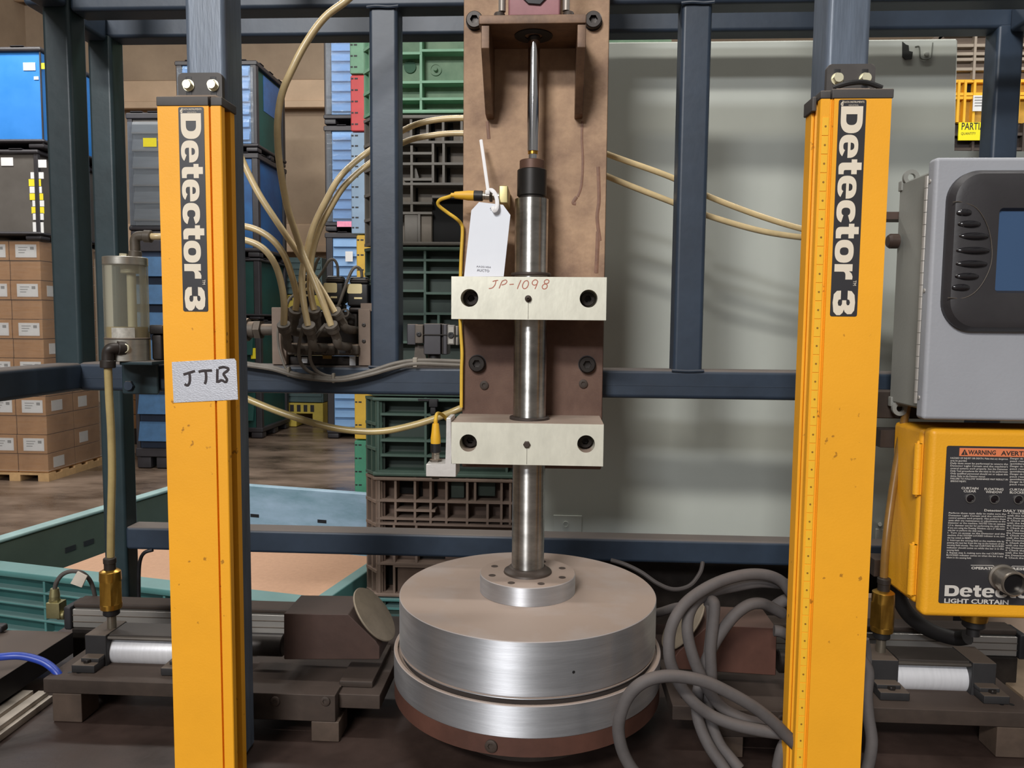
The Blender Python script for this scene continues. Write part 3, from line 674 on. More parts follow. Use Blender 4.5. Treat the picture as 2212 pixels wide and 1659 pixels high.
# dust above; barer brown paint below, with the upper block's shadow painted in
nt = m.node_tree; bs_ = nt.nodes['Principled BSDF']; src = bs_.inputs['Base Color'].links[0].from_socket
tc = nt.nodes.new('ShaderNodeTexCoord'); sx = nt.nodes.new('ShaderNodeSeparateXYZ'); nt.links.new(tc.outputs['Object'], sx.inputs[0])
nn = nt.nodes.new('ShaderNodeTexNoise'); nn.inputs['Scale'].default_value = 7; nn.inputs['Detail'].default_value = 7; nn.inputs['Roughness'].default_value = .7; nt.links.new(tc.outputs['Object'], nn.inputs['Vector'])
ma = nt.nodes.new('ShaderNodeMath'); ma.operation = 'MULTIPLY_ADD'; ma.inputs[1].default_value = .16; nt.links.new(nn.outputs['Fac'], ma.inputs[0]); nt.links.new(sx.outputs['Z'], ma.inputs[2])
mr = nt.nodes.new('ShaderNodeMapRange'); mr.inputs[1].default_value = .33; mr.inputs[2].default_value = .46; nt.links.new(ma.outputs[0], mr.inputs[0])
mx = nt.nodes.new('ShaderNodeMix'); mx.data_type = 'RGBA'; nt.links.new(mr.outputs[0], mx.inputs[0])
rr = nt.nodes.new('ShaderNodeValToRGB'); rr.color_ramp.elements[0].position = .4; rr.color_ramp.elements[0].color = (*lin((86, 62, 52)), 1); rr.color_ramp.elements[1].position = .75; rr.color_ramp.elements[1].color = (*lin((118, 92, 78)), 1); nt.links.new(nn.outputs['Fac'], rr.inputs[0])
nt.links.new(rr.outputs[0], mx.inputs[6]); nt.links.new(src, mx.inputs[7]); nt.links.new(mx.outputs[2], bs_.inputs['Base Color'])
b = B(); b.box(px_l, px_r, YP, Y1-.0005, -.25, .75, .002); b.obj('plate', m, t)
for q in ((1026, 47), (1281, 47), (1031, 785), (1268, 787)):
    cap_screw(P(*q, YP), (0, -1, 0), .0138, .012, blackm, t)
    b = B(); b.lathe([(.0150, 0), (.0150, .0006), (0, .0006)], P(*q, YP), (0, -1, 0), 24); b.obj('counterbore_ring', blackp, t)
for q in ((1046, 832), (1260, 829)):
    cap_screw(P(*q, YP), (0, -1, 0), .0075, .003, rustdk, t)
stain = M('dark_rust_run', (126, 92, 74), .6, 0, .2, 60)
for pts, w in ((((1258, 262), (1257, 300), (1259, 350), (1256, 400), (1248, 425)), .0022), (((1292, 360), (1294, 430), (1290, 470), (1296, 520)), .003), (((1053, 262), (1056, 300)), .003), (((1246, 425), (1238, 438), (1244, 440)), .003), ((1292, 520), (1286, 590)) and (((1292, 500), (1288, 590)), .0035)):
    b = B(); b.tube([P(x, y, YP) for x, y in pts], w, 8, 5, flat=(0, 1, 0)); b.obj('rust_run', stain, t)

brk = M('brown_bracket_steel', (92, 68, 52), .5, .25, .25, 16, .15, 60, c2=(128, 98, 74))
YF = 1.202
t = thing('cylinder_bracket', 'brown steel shelf bracket with two gussets at the top of the back plate', 'bracket', (AXX, 1.25, .3))
zt0, zt1 = Zz(1150, 51.5, YF), Zz(1150, 31, YF)
xl_, xr_ = X(1034, 40, YF), X(1267, 40, YF)
b = B(); b.box(xl_, xr_, YF, YP-.0005, zt0, zt1, .0015); b.obj('shelf', brk, t)
for xa, xb in ((1039, 1057), (1247, 1266)):
    ga, gb = X(xa, 70, YF), X(xb, 70, YF)
    zf = Zz(1150, 103, YF+.003)
    b = B(); b.prism([(ga, YF+.003, zt0), (ga, YF+.003, zf), (ga, 1.284, Zz(1150, 247, 1.284)), (ga, YP-.0005, Zz(1150, 258, YP)), (ga, YP-.0005, zt0)], (gb-ga, 0, 0), .001); b.obj('gusset', brk, t)
for q in (1079, 1228):
    c = V((X(q, 25, 1.225), 1.225, zt1)); cap_screw(c, (0, 0, 1), .0085, .011, rustdk, t)
b = B(); b.lathe([(.030, .0004), (.030, -.0015), (.014, -.0015), (.014, .0004)], (AXX, AXY, zt0), (0, 0, 1), 32); b.obj('bore_ring', M('bore_black', (14, 12, 12), .7), t)
# cylinder above the shelf
t = thing('air_cylinder', 'dusty pink cylinder body standing on the brown shelf bracket, cut by the top edge', 'cylinder', (AXX, AXY, zt1))
cx0, cx1 = X(1098, 15, 1.215), X(1211, 15, 1.215)
b = B(); b.box(cx0, cx1, 1.212, 1.288, zt1+.0005, zt1+.05, .004); b.obj('end_cap', M('dusty_pink_paint', (150, 104, 108), .6, 0, .2, 14), t)
b = B(); b.cyl((AXX, AXY, zt1+.05), (AXX, AXY, zt1+.4), .034, seg=32); b.obj('barrel', alu, t)
b = B(); p = P(1150, 3, 1.212); b.prism([p+V((x, 0, z)) for x, z in ((-.017, .02), (.013, .02), (.022, .004), (.012, -.006), (-.006, -.0045), (-.015, .004))], (0, -.004, 0), .001); b.obj('port_plug', blackp, t)
for q in (1223, 1085):
    b = B(); b.cyl(V((X(q, 10, 1.225), 1.222, zt1+.012)), V((X(q, 10, 1.225), 1.222, zt1+.36)), .0055, seg=14); b.obj('tie_rod', M('dull_rod', (150, 142, 134), .5, .5), t)

# ram
t = thing('press_ram', 'vertical steel ram with chrome rod and black coupling running down the centre', 'ram', (AXX, AXY, -.43))
zc = lambda y: Zz(1150, y, AXY)
def ring(name, r, ya_, yb_, mat, bev=.001, par=None, seg=40, x=AXX):
    q = B(); q.cyl((x, AXY, zc(yb_)), (x, AXY, zc(ya_)), r, seg=seg, bev=bev); return q.obj(name, mat, par or t)
xo = X(1152.5, 200, AXY)
AX2 = xo
b = B(); b.cyl((AX2, AXY, zc(327)), (AX2, AXY, zt0+.004), .0094, seg=32); b.obj('chrome_rod', chrome, t)
ring('rod_neck', .0078, 326, 334, brass, .0003, x=AX2); ring('rod_neck', .0072, 333, 349, chrome, .0003, x=AX2)
ring('collar', .0200, 347, 368, M('brown_collar', (92, 66, 54), .5, .3), .001)
ring('coupling', .0236, 367, 425, M('black_coupling', (40, 37, 35), .42, .4, .15, 20), .0015)
ring('coupling_lip', .0212, 424, 433, blackm, .001)
pol = M('worn_steel_shaft', (182, 181, 178), .38, 1., .3, 14, .10, 60, c2=(208, 207, 203), stretch=(1, 1, 2.5), turned=.9)
b = B(); b.cyl((AXX, AXY, -.4125), (AXX, AXY, zc(431)), .0268, seg=56); b.obj('shaft', pol, t)
ring('seal_ring', .0325, 899, 906, M('dark_seal', (70, 62, 58), .5, .4), .001)
ring('seal_ring', .0325, 590, 596, MATS['dark_seal'], .001)

# clamp blocks
def wall_text(strokes, y, r, mat, name, par):
    q = B()
    for s_ in strokes: q.tube([P(px, py, y) for px, py in s_], r, 6, 5, flat=(0, 1, 0))
    return q.obj(name, mat, par)
def clamp(name, label, x0, x1, z0, z1, screws):
    k = thing(name, label, 'clamp block', ((x0+x1)/2, 1.25, z0))
    q = B(); q.holed(x0, x1, z0, z1, YB, YP-.0005, [(P(px, py, YB).x, P(px, py, YB).z, .0138, .05) for px, py in screws]); q.obj('block', mill, k)
    for px, py in screws: cap_screw(P(px, py, YB)+V((0, .049, 0)), (0, -1, 0), .0112, .022, blackm, k)
    return k
z1_, z0_ = Zz(1142, 598, YB), Zz(1142, 690.5, YB); bx0, bx1 = X(975, 640, YB), X(1310, 640, YB)
k = clamp('clamp_block', 'upper milled aluminium clamp block with red handwriting', bx0, bx1, z0_, z1_, ((1014, 643.5), (1271.5, 645)))
b = B(); b.lathe([(.0052, 0), (.0052, .003), (.003, .004), (.0028, .008), (.0012, .009), (.0012, .006), (0, .006)], P(1141, 645, YB), (0, -1, 0), 18); b.obj('grease_nipple', rustdk, k)
b = B(); b.box(X(1141, 670, YB)-.0003, X(1141, 670, YB)+.0003, YB-.0003, YB+.001, z0_+.001, Zz(1141, 650, YB)); b.obj('split_line', cast, k)
c7 = lambda pts: [(900+x/2.9625, 540+y/2.9625) for x, y in pts]
ell = lambda cx, cy, rx, ry, sl=0, n=12: [(cx+rx*math.cos(2*math.pi*i/n)+sl*ry*math.sin(2*math.pi*i/n), cy-ry*math.sin(2*math.pi*i/n)) for i in range(n+1)]
strokes = [c7(s_) for s_ in (((486, 202), (505, 196), (522, 194)), ((508, 197), (502, 222), (485, 242), (462, 247)), ((528, 246), (540, 215), (550, 196)), ((548, 200), (568, 192), (578, 202), (566, 218), (543, 224)), ((594, 221), (622, 219)), ((668, 192), (655, 222), (644, 250)), ell(697, 222, 18, 26, .25), ell(757, 208, 17, 17, .2), ((776, 200), (768, 225), (757, 250)), ell(832, 203, 15, 13, .2), ell(820, 234, 16, 16, .2))]
wall_text(strokes, YB, .0009, M('red_marker', (176, 112, 94), .7, 0, .1, 80), 'handwriting', k)
z1_, z0_ = Zz(1142, 914.5, YB), Zz(1142, 1004.5, YB); bx0, bx1 = X(975, 960, YB), X(1303.5, 960, YB)
k = clamp('clamp_block', 'lower milled aluminium clamp block with a dusty top', bx0, bx1, z0_, z1_, ((1011.5, 957), (1266, 959)))
b = B(); b.lathe([(.0058, 0), (.0058, .003), (.004, .004), (0, .004)], P(1138, 960, YB), (0, -1, 0), 18, (0, 1)); b.obj('grease_nipple', rustdk, k)
b = B(); b.box(X(1138, 980, YB)-.0003, X(1138, 980, YB)+.0003, YB-.0003, YB+.001, z0_+.001, Zz(1138, 965, YB)); b.obj('split_line', cast, k)
# sensor bracket beside the lower block
sbx0, sbx1, sbm, sbf = X(963.5, 960, YB), bx0-.0005, X(985, 1015, YB), X(920, 1015, YB)
zs0, zs1, zs2 = Zz(950, 1030, YB), Zz(950, 1003, YB), Zz(970, 903, YB)
k = thing('sensor_bracket', 'pale aluminium angle bracket on the left of the lower clamp block', 'bracket', (sbx0, YB, zs0))
b = B(); b.prism([(sbx0, YB, zs2), (sbx1, YB, zs2), (sbx1, YB, z0_-.0005), (sbm, YB, z0_-.0005), (sbm, YB, zs0), (sbf, YB, zs0), (sbf, YB, zs1), (sbx0, YB, zs1)], (0, .05, 0), .001); b.obj('angle', M('pale_aluminium', (216, 212, 208), .4, .3, .06, 30, .2, 120), k)
def sensor(name, label, tip, d, y, cable, clabel):
    """tip: pixel of threaded end, d: direction in world of the plug"""
    o = V(tip); d = V(d).normalized(); k_ = thing(name, label, 'sensor', o)
    L_ = lambda prof, mat, nm, seg=24, hx=(): B().lathe(prof, o, d, seg, hx).obj(nm, mat, k_)
    L_([(.0062, -.014), (.0062, .012), (.0055, .0125), (.0062, .013), (.0062, .016), (0, .016)], M('threaded_metal', (190, 182, 170), .3, .9, .2, 60), 'barrel')
    L_([(.0098, -.0005), (.0098, .0038), (.0062, .0042)], cast, 'lock_nut', 24, (0, 1))
    L_([(.0074, .015), (.0084, .0155), (.0084, .029), (.0078, .0298), (0, .0298)], black, 'knurled_nut', 18)
    L_([(.0080, .0296), (.0080, .039), (.0070, .046), (.0058, .058), (.0052, .0615), (.0034, .062), (.0034, .067), (0, .067)], M('yellow_sensor_plug', (226, 172, 40), .5, 0, .08, 20), 'plug')
    q = B(); q.tube([o+d*.064]+[V(c) for c in cable], .0029, 10, 6); q.obj('cable', M('yellow_sensor_cable', (222, 180, 62), .5, 0, .1, 40), k_)
    return k_
ysn = YB+.024
sensor('proximity_sensor', 'yellow plugged sensor standing on the small angle bracket', V((X(941, 1003, ysn), ysn, zs1)), (0, 0, 1), ysn,
       [P(942, 901, ysn+.004), P(946, 893, ysn+.03), P(960, 900, ysn+.07), P(984, 930, 1.30)], '')
b = B(); b.cyl((X(941, 1003, ysn), ysn, zs0-.008), (X(941, 1003, ysn), ysn, zs0-.0003), .006, seg=18); o = b.obj('sensor_stud', cast, bpy.data.objects['proximity_sensor'])
ys2 = 1.262
tip = P(1063, 424, ys2)
sensor('proximity_sensor', 'yellow plugged sensor lying sideways above the hanging tag', tip, (-1, 0, .03), ys2,
       [P(970, 425, ys2+.004), P(950, 432, ys2+.012), P(947, 443, ys2+.018), P(965, 458, ys2+.025), P(985, 472, 1.29), P(996, 484, 1.30), P(999, 500, 1.302), P(996, 560, 1.302), P(994, 640, 1.302), P(994.5, 700, 1.302), P(998, 760, 1.302), P(997, 800, 1.302), P(996.5, 880, 1.302)], '')
b = B(); b.box(X(1078, 420, 1.24), X(1097, 420, 1.24), 1.238, YP-.0003, Zz(1088, 439, 1.24), Zz(1088, 401, 1.24), .0015); tag(b.obj('sensor_holder', M('pale_brass_block', (206, 192, 138), .4, .5, .1, 20)), 'small pale brass block on the back plate beside the hanging tag', 'block')

# hanging tag and its tie
YG = 1.222
tagp = [(1034.8, 436.4), (1086.5, 442.4), (1102.5, 464.3), (1088, 597.2), (1002.5, 597.2), (1018.2, 454.3)]
k = thing('hang_tag', 'white paper tag with chamfered corners hanging from a sensor, standing on the upper block', 'tag', P(1045, 597, YG))
b = B(); b.prism([P(x, y, YG+.004*(597-y)/160) for x, y in tagp][::-1], (0, .0006, 0)); tg = b.obj('card', M('white_tag_card', (226, 230, 238), .7, 0, .02, 10), k)
ex = (P(1087.9, 597, YG)-P(1002.5, 597, YG)); ex = V((1, 0, -.0)).normalized(); tilt = math.atan2(4.5, 85)
ex = V((math.cos(.06), 0, -math.sin(.06))); ez = V((math.sin(.06), 0, math.cos(.06)))
text('AA251454', P(1029, 577, YG-.0005), ex, ez, .0026, M('tag_ink', (110, 110, 122), .7), 'print', tg, length=.0225)
text('AUCTO', P(1030, 586, YG-.0005), ex, ez, .0038, MATS['tag_ink'], 'print', tg, length=.0195)
b = B(); b.prism([P(x, y, YG-.0003) for x, y in ((1058, 451), (1063.5, 451.5), (1060.5, 447))][::-1], (0, .001, 0)); b.obj('eyelet', ink, tg)
k = thing('cable_tie', 'white plastic tie looped over the sensor and through the hanging tag', 'cable tie', P(1060, 440, 1.24))
b = B(); b.tube([P(1039, 303, 1.285), P(1045, 345, 1.265), P(1052, 395, 1.245), P(1055, 415, 1.238)], .0028, 8, 5, flat=(0, 1, 0)); b.obj('tail', M('white_nylon', (224, 222, 222), .45, 0, .03), k)
b = B(); b.tube([P(1052, 413, 1.24), P(1062, 411, 1.238), P(1070, 420, 1.235), P(1074, 435, 1.225), P(1073, 448, 1.216), P(1068, 455, 1.217), P(1064, 448, 1.222)], .0034, 8, 5, flat=(0, 1, 0)); b.obj('loop', MATS['white_nylon'], k)
b = B(); b.pbox(1048, 410, 1058, 420, 1.233, .006, .001); b.obj('head', MATS['white_nylon'], k)

# drum
k = thing('press_drum', 'big two-step aluminium drum under the ram with a dusty top', 'drum', (AXX, AXY, ZT))
zd = [-.4434, -.5262, -.5318, -.5787, -.606]
RU, RL = .2113, .2202
b = B(); b.lathe([(0, zd[0]), (RU-.001, zd[0]), (RU, zd[0]-.001), (RU, zd[1]+.004), (RU-.003, zd[1]+.003), (RU-.003, zd[1]+.0015), (RU, zd[1]+.001), (RU, zd[1]-.0005), (RU-.004, zd[1]-.001), (RU-.004, zd[1]-.012)], (AXX, AXY, 0), (0, 0, 1), 128); b.obj('upper_disc', alud, k)
b = B(); b.lathe([(RU-.006, zd[2]-.006), (RU+.003, zd[2]-.006), (RU+.003, zd[2]-.0005), (RL-.0012, zd[2]), (RL, zd[2]-.001), (RL, zd[3]+.001), (RL-.001, zd[3]), (.1, zd[3])], (AXX, AXY, 0), (0, 0, 1), 128); b.obj('lower_ring', alud, k)
b = B(); b.lathe([(RU-.0035, zd[2]-.005), (RU-.0035, zd[1]), (RU-.010, zd[1])], (AXX, AXY, 0), (0, 0, 1), 96); b.obj('felt_gap', M('dark_gap_felt', (52, 44, 40), .9), k)
b = B(); b.lathe([(0, zd[3]-.0003), (RL-.001, zd[3]-.0003), (RL-.0005, zd[4]), (.1, zd[4]-.001)], (AXX, AXY, 0), (0, 0, 1), 96); b.obj('backing_disc', redbrown, k)
b = B(); b.lathe([(.14, zd[4]), (.132, ZT+.03), (.132, ZT+.0005), (0, ZT+.0005)], (AXX, AXY, 0), (0, 0, 1), 72); b.obj('hub', rustdk, k)
b = B(); b.lathe([(0, -.4129), (.0782, -.4129), (.0792, -.4139), (.0792, zd[0]+.0003)], (AXX, AXY, 0), (0, 0, 1), 72); fl = b.obj('flange', alud, k)
for i in range(8):
    a = math.radians(22+45*i); c = V((AXX+.062*math.cos(a), AXY+.062*math.sin(a), -.4129))
    b = B(); b.lathe([(.0058, .0003), (.0058, .0006), (.003, .0006), (.0026, .0002), (0, .0002)], c, (0, 0, 1), 16); b.obj('flange_screw', rustdk, fl)
b = B(); b.lathe([(.040, 0), (.039, .003), (.034, .005), (.031, .009), (.027, .010)], (AXX, AXY, -.4127), (0, 0, 1), 48); b.obj('shaft_seal', M('greasy_seal', (74, 64, 58), .5, .3), fl)
a = math.radians(-101); c = V((AXX+RL*math.cos(a), AXY+RL*math.sin(a), -.593)); cap_screw(c-V((math.cos(a), math.sin(a), 0))*.001, (math.cos(a), math.sin(a), 0), .009, .004, rustdk, k)
a = math.radians(-70); c = V((AXX+RU*math.cos(a), AXY+RU*math.sin(a), -.4900)); b = B(); b.lathe([(.0022, .0004), (0, .0004)], c, (math.cos(a), math.sin(a), 0), 12); b.obj('vent_hole', black, k)
# ================================================================== light curtains
YL = 1.02
def letters(k, lab, xl0, xl1, ztop, spans, sub):
    """label lettering reads downwards: text x = -z, text up = +x. spans: (text, z0, z1)"""
    xd, yd = (0, 0, -1), (1, 0, 0); w = xl1-xl0
    for s_, za_, zb_ in spans:
        heavy(s_, (xl0+w*.09, YL-.0009, za_), xd, yd, w*.80, cream_p, 'print', lab, za_-zb_)
    text('DATA INSTRUMENTS', (xl0+w*.18, YL-.0009, ztop-.0052), (1, 0, 0), (0, 0, 1), .0022, cream_p, 'print', lab, length=w*.74, off=.01)
    text('INDUSTRIAL', (xl0+w*.36, YL-.0009, ztop-.0086), (1, 0, 0), (0, 0, 1), .0013, cream_p, 'print', lab, length=w*.36)
    text('d', (xl0+w*.07, YL-.0009, ztop-.0085), (1, 0, 0), (0, 0, 1), .0058, cream_p, 'print', lab, length=w*.09, off=.03)
def rrect(x0, x1, z0, z1, r, y, n=5):
    pts = []
    for cx, cz, a0 in ((x1-r, z1-r, 0), (x0+r, z1-r, 90), (x0+r, z0+r, 180), (x1-r, z0+r, 270)):
        for i in range(n+1):
            a = math.radians(a0+90*i/n); pts.append((cx+r*math.cos(a), y, cz+r*math.sin(a)))
    return pts
ZB_ = ZT+.004
# ---- left
x0 = X(341.5, 300, YL); xg = X(452, 300, YL); xr = X(478.5, 300, YL)
k = thing('light_curtain', 'left yellow light curtain column with a silver tape note', 'light curtain', ((x0+xr)/2, 1.045, ZB_))
zt_ = Zz(415, 229, YL)
prof = [(x0, YL), (xg, YL), (xg, YL+.004), (xg+.003, YL+.004), (xg+.003, YL), (xr-.001, YL), (xr, YL+.001), (xr, YL+.0115), (xr-.010, YL+.0125), (xr-.010, YL+.0285), (xr, YL+.0295), (xr, YL+.043), (xr-.002, YL+.045), (x0, YL+.045)]
b = B(); b.prism([(x, y, ZB_) for x, y in prof], (0, 0, zt_-ZB_)); b.obj('housing', yellow, k)
b = B(); b.box(xr-.0115, xr-.0085, YL+.0128, YL+.0282, ZB_+.02, zt_-.01); b.obj('lens_window', M('dark_red_lens', (38, 22, 20), .12, 0, .1), k)
zc1 = Zz(415, 208, YL)
b = B(); b.box(x0-.001, xg, YL-.001, YL+.046, zt_+.0002, zc1, .001); b.box(xg+.003, xr+.002, YL-.001, YL+.046, zt_+.0002, zc1-.001, .001); b.box(x0+.016, xr-.01, YL+.012, YL+.045, zc1, zc1+.006, .003); b.obj('end_cap', darkgrey, k)
bx0, bx1 = X(386, 190, 1.068), X(481, 190, 1.068)
b = B(); b.prism(rrect(bx0, bx1, zc1-.006, Zz(430, 158, 1.068), .006, 1.066)[::-1], (0, .0085, 0), .0008); br = b.obj('mounting_bracket', darkgrey, k)
for q in (408, 461):
    p = P(q, 185, 1.066); b = B(); b.box(p.x-.0042, p.x+.0042, 1.0655, 1.067, p.z-.016, p.z+.012, .0005); b.obj('slot', blackp, br)
    hex_bolt(p, (0, -1, 0), .0068, .008, zinc, br, washer=.008)
lx0, lx1 = X(390.5, 300, YL)-.0022, X(443, 300, YL)-.0008; zl1, zl0 = Zz(415, 229.5, YL), Zz(425, 673, YL)
b = B(); b.prism(rrect(lx0, lx1, zl0, zl1-.001, .0025, YL-.0006)[::-1], (0, .0008, 0)); lab = b.obj('label', labelblk, k)
zz = lambda y: Zz(415, y, YL)
letters(k, lab, lx0, lx1, zl1, (('Detector', zz(245), zz(602)), ('3', zz(620), zz(671))), 1)
text('TM', (lx0+(lx1-lx0)*.80, YL-.0009, zz(604)), (0, 0, -1), (1, 0, 0), .004, cream_p, 'print', lab, length=.0065)
# silver tape note
tp = [(371, 782), (506, 774.5), (510, 780), (514, 863), (375, 870)]
b = B(); YN = YL-.0012
b.prism([P(x, y, YN) for x, y in tp][::-1], (0, .0009, 0)); nt_ = b.obj('tape_note', M('silver_cloth_tape', (186, 188, 196), .45, .25, .05, 14, .4, 300, stretch=(1, 1, 3)), k, 'silver tape with black handwriting JTB')
c5 = lambda pts: [(350+x/6.381, 740+y/6.381) for x, y in pts]
wall_text([c5(s_) for s_ in (((295, 440), (350, 425), (455, 392)), ((375, 415), (385, 480), (378, 555), (350, 590), (312, 572)), ((505, 405), (560, 390), (690, 385)), ((598, 395), (608, 450), (606, 520), (590, 572)), ((765, 365), (762, 450), (762, 555)), ((780, 352), (850, 338), (912, 358), (900, 390), (850, 430), (870, 470), (895, 510), (875, 545), (820, 520), (770, 545)))], YN, .0021, M('black_marker', (52, 44, 46), .7, 0, .3, 60), 'handwriting', nt_)
# ---- right
x0 = X(1770, 300, YL); xa_ = X(1790, 300, YL); xb_ = X(1798, 300, YL); x1 = X(1922.5, 300, YL)
k = thing('light_curtain', 'right yellow light curtain column with a strip of dotted yellow cells', 'light curtain', ((x0+x1)/2, 1.045, ZB_))
zt_ = Zz(1850, 213, YL)
prof = [(x0, YL+.001), (x0+.001, YL), (xa_, YL), (xa_+.0006, YL+.003), (xa_+.0026, YL+.003), (xa_+.0032, YL), (xb_-.0016, YL), (xb_-.001, YL+.0025), (xb_, YL+.0025), (xb_+.0005, YL), (x1, YL), (x1, YL+.045), (x0, YL+.045), (x0, YL+.020), (x0+.006, YL+.019), (x0+.006, YL+.012), (x0, YL+.011)]
b = B(); b.prism([(x, y, ZB_) for x, y in prof], (0, 0, zt_-ZB_)); b.obj('housing', yellow, k)
b = B(); b.box(x0+.0045, x0+.0075, YL+.0122, YL+.0188, ZB_+.02, zt_-.01); b.obj('lens_window', MATS['dark_red_lens'], k)
b = B(); b.box(x0-.0045, x0-.0005, YL+.021, YL+.044, ZB_, zt_-.012, .0006); b.obj('side_rail', yellow, k)
zc1 = Zz(1850, 192, YL)
b = B(); b.box(xa_+.002, x1+.002, YL-.001, YL+.046, zt_+.0002, zc1, .001); b.box(x0-.001, xa_+.0005, YL-.001, YL+.046, zt_+.0002, zc1-.002, .001); b.box(x0-.007, x0-.001, YL+.012, YL+.046, zt_-.012, zc1-.006, .001); b.box(xa_+.01, x1-.02, YL+.012, YL+.045, zc1, zc1+.005, .003); b.obj('end_cap', darkgrey, k)
bx0, bx1 = X(1785, 170, 1.068), X(1889, 170, 1.068)
b = B(); b.prism(rrect(bx0, bx1, zc1-.006, Zz(1840, 139, 1.068), .006, 1.066)[::-1], (0, .0085, 0), .0008); br = b.obj('mounting_bracket', darkgrey, k)
for q in (1808, 1868):
    p = P(q, 171, 1.066); b = B(); b.box(p.x-.0042, p.x+.0042, 1.0655, 1.067, p.z-.012, p.z+.013, .0005); b.obj('slot', blackp, br)
    hex_bolt(p, (0, -1, 0), .0068, .008, zinc, br, washer=.008)
b = B(); b.tube([P(1800, 190, 1.05), P(1832, 180, 1.045), P(1870, 178, 1.045), P(1905, 190, 1.045)], .0035, 8, 5); b.obj('cap_wire', black, k)
lx0, lx1 = X(1812, 215, YL), X(1870.5, 240, YL); zl1, zl0 = Zz(1840, 213.5, YL), Zz(1825, 683.5, YL)
b = B(); b.prism(rrect(lx0, lx1, zl0, zl1-.001, .0025, YL-.0006)[::-1], (0, .0008, 0)); lab = b.obj('label', labelblk, k)
zz = lambda y: Zz(1835, y, YL)
letters(k, lab, lx0, lx1, zl1, (('Detector', zz(230), zz(604)), ('3', zz(628), zz(681))), 1)
text('TM', (lx0+(lx1-lx0)*.80, YL-.0009, zz(606)), (0, 0, -1), (1, 0, 0), .004, cream_p, 'print', lab, length=.0065)
cellm = M('yellow_cell_tape', (244, 186, 46), .55, 0, .06, 20); dotm = M('cell_dot', (150, 108, 30), .6)
pitch = .02322; zz0 = Zz(1780, 253, YL); n = 0; mc = md = None
while zz0-pitch*(n+1) > ZB_+.01:
    za_ = zz0-pitch*n
    if mc is None:
        b = B(); b.box(x0+.0025, xa_-.0008, YL-.0008, YL+.0003, za_-pitch+.0005, za_-.0005, .0002); mc = b.obj('cell', cellm, k)
        b = B(); b.lathe([(.0013, 0), (.0013, .0004), (0, .0004)], ((x0+xa_)/2+.001, YL-.0008, za_-pitch/2), (0, -1, 0), 10); md = b.obj('dot', dotm, mc)
    else:
        c_ = mc.copy(); COL.objects.link(c_); c_.location = (0, 0, -pitch*n); d_ = md.copy(); COL.objects.link(d_); d_.parent = c_
    n += 1
# ================================================================== air reservoir on the middle beam, left
def elbow(b, pts, r, nut=1.35):
    b.tube(pts, r, 14, 5); p = [V(q) for q in pts]
    for a, c in ((p[0], p[1]), (p[-1], p[-2])):
        d = (c-a).normalized(); b.cyl(a-d*.002, a+d*.011, r*nut, seg=18, bev=.001)
    return b
YA = 1.315
k = thing('air_reservoir', 'clear bowl air reservoir with metal ends in front of the left uprights', 'reservoir', P(274, 778, YA))
def lat(nm, r, ya_, yb_, mat, cx=272, bev=.001, seg=40, par=None):
    c0, c1 = P(cx, yb_, YA), P(cx, ya_, YA); c0.x = c1.x = ax_
    q = B(); q.cyl(c0, c1, r, seg=seg, bev=bev); return q.obj(nm, mat, par or k)
ax_ = X(273, 650, YA); pr = lambda n: n*YA*.99/F
sat = M('satin_metal', (186, 182, 172), .35, .85, .1, 20, .05, 60, stretch=(1, 1, 8))
lat('cap', pr(46.5), 556, 574, sat); 
c0, c1 = P(273, 733, YA), P(273, 573, YA)
b = B(); r = pr(46); b.lathe([(r, c0.z), (r, c1.z), (r-.003, c1.z), (r-.003, c0.z), (r, c0.z)], (ax_, YA, 0), (0, 0, 1), 48); b.obj('bowl', see_through('cloudy_bowl', (247, 246, 240), .09, .10, .05, 8, base=(206, 203, 190)), k)
b = B(); b.cyl((ax_, YA, c0.z), (ax_, YA, c0.z+.022), r*.93, seg=36); b.obj('oil_fill', M('amber_oil', (168, 150, 104), .3), k)
b = B(); b.cyl((ax_+.010, YA, c0.z+.02), (ax_+.010, YA, c1.z), .0075, seg=16); b.cyl((ax_+.010, YA, c1.z-.014), (ax_+.010, YA, c1.z), .017, seg=20, bev=.001); b.obj('standpipe', M('pale_pipe', (196, 192, 172), .35), k)
lat('base', pr(47), 732, 779, sat); lat('base_groove', pr(47.6), 729, 733, cast)
b = B(); r_ = pr(46.6); n = 8; a0, a1 = math.radians(258), math.radians(318); z0, z1 = Zz(290, 731, YA-.036), Zz(290, 708, YA-.036)
pts = [(ax_+r_*math.cos(a0+(a1-a0)*i/n), YA+r_*math.sin(a0+(a1-a0)*i/n)) for i in range(n+1)]
for (xa, ya_), (xb, yb_) in zip(pts, pts[1:]): b.bm.faces.new([b.bm.verts.new(c) for c in ((xa, ya_, z0), (xb, yb_, z0), (xb, yb_, z1), (xa, ya_, z1))])
bmesh.ops.remove_doubles(b.bm, verts=b.bm.verts, dist=1e-6); b.obj('name_plate', M('foil_plate', (192, 188, 178), .4, .4, .2, 120), k, rec=False)
p = V((ax_+.013, YA-.034, Zz(290, 751, YA))); b = B(); b.lathe([(.0085, -.003), (.0085, .004), (.0075, .005), (.0045, .005), (.004, .002), (0, .002)], p, (.35, -1, 0), 20, (3, 4)); b.obj('drain_plug', zinc, k)
b = B(); b.cyl(P(268, 556, YA), P(268, 548, YA), .0075, seg=6); b.obj('fill_plug', zinc, k)
fit = M('dark_fitting_plastic', (86, 78, 68), .5, .1, .2, 30)
b = B(); elbow(b, [P(292, 556, YA), P(292, 535, YA), P(292, 518, YA), P(300, 510, YA), P(325, 511, YA)], .0085, 1.25); b.obj('upper_elbow', fit, k)
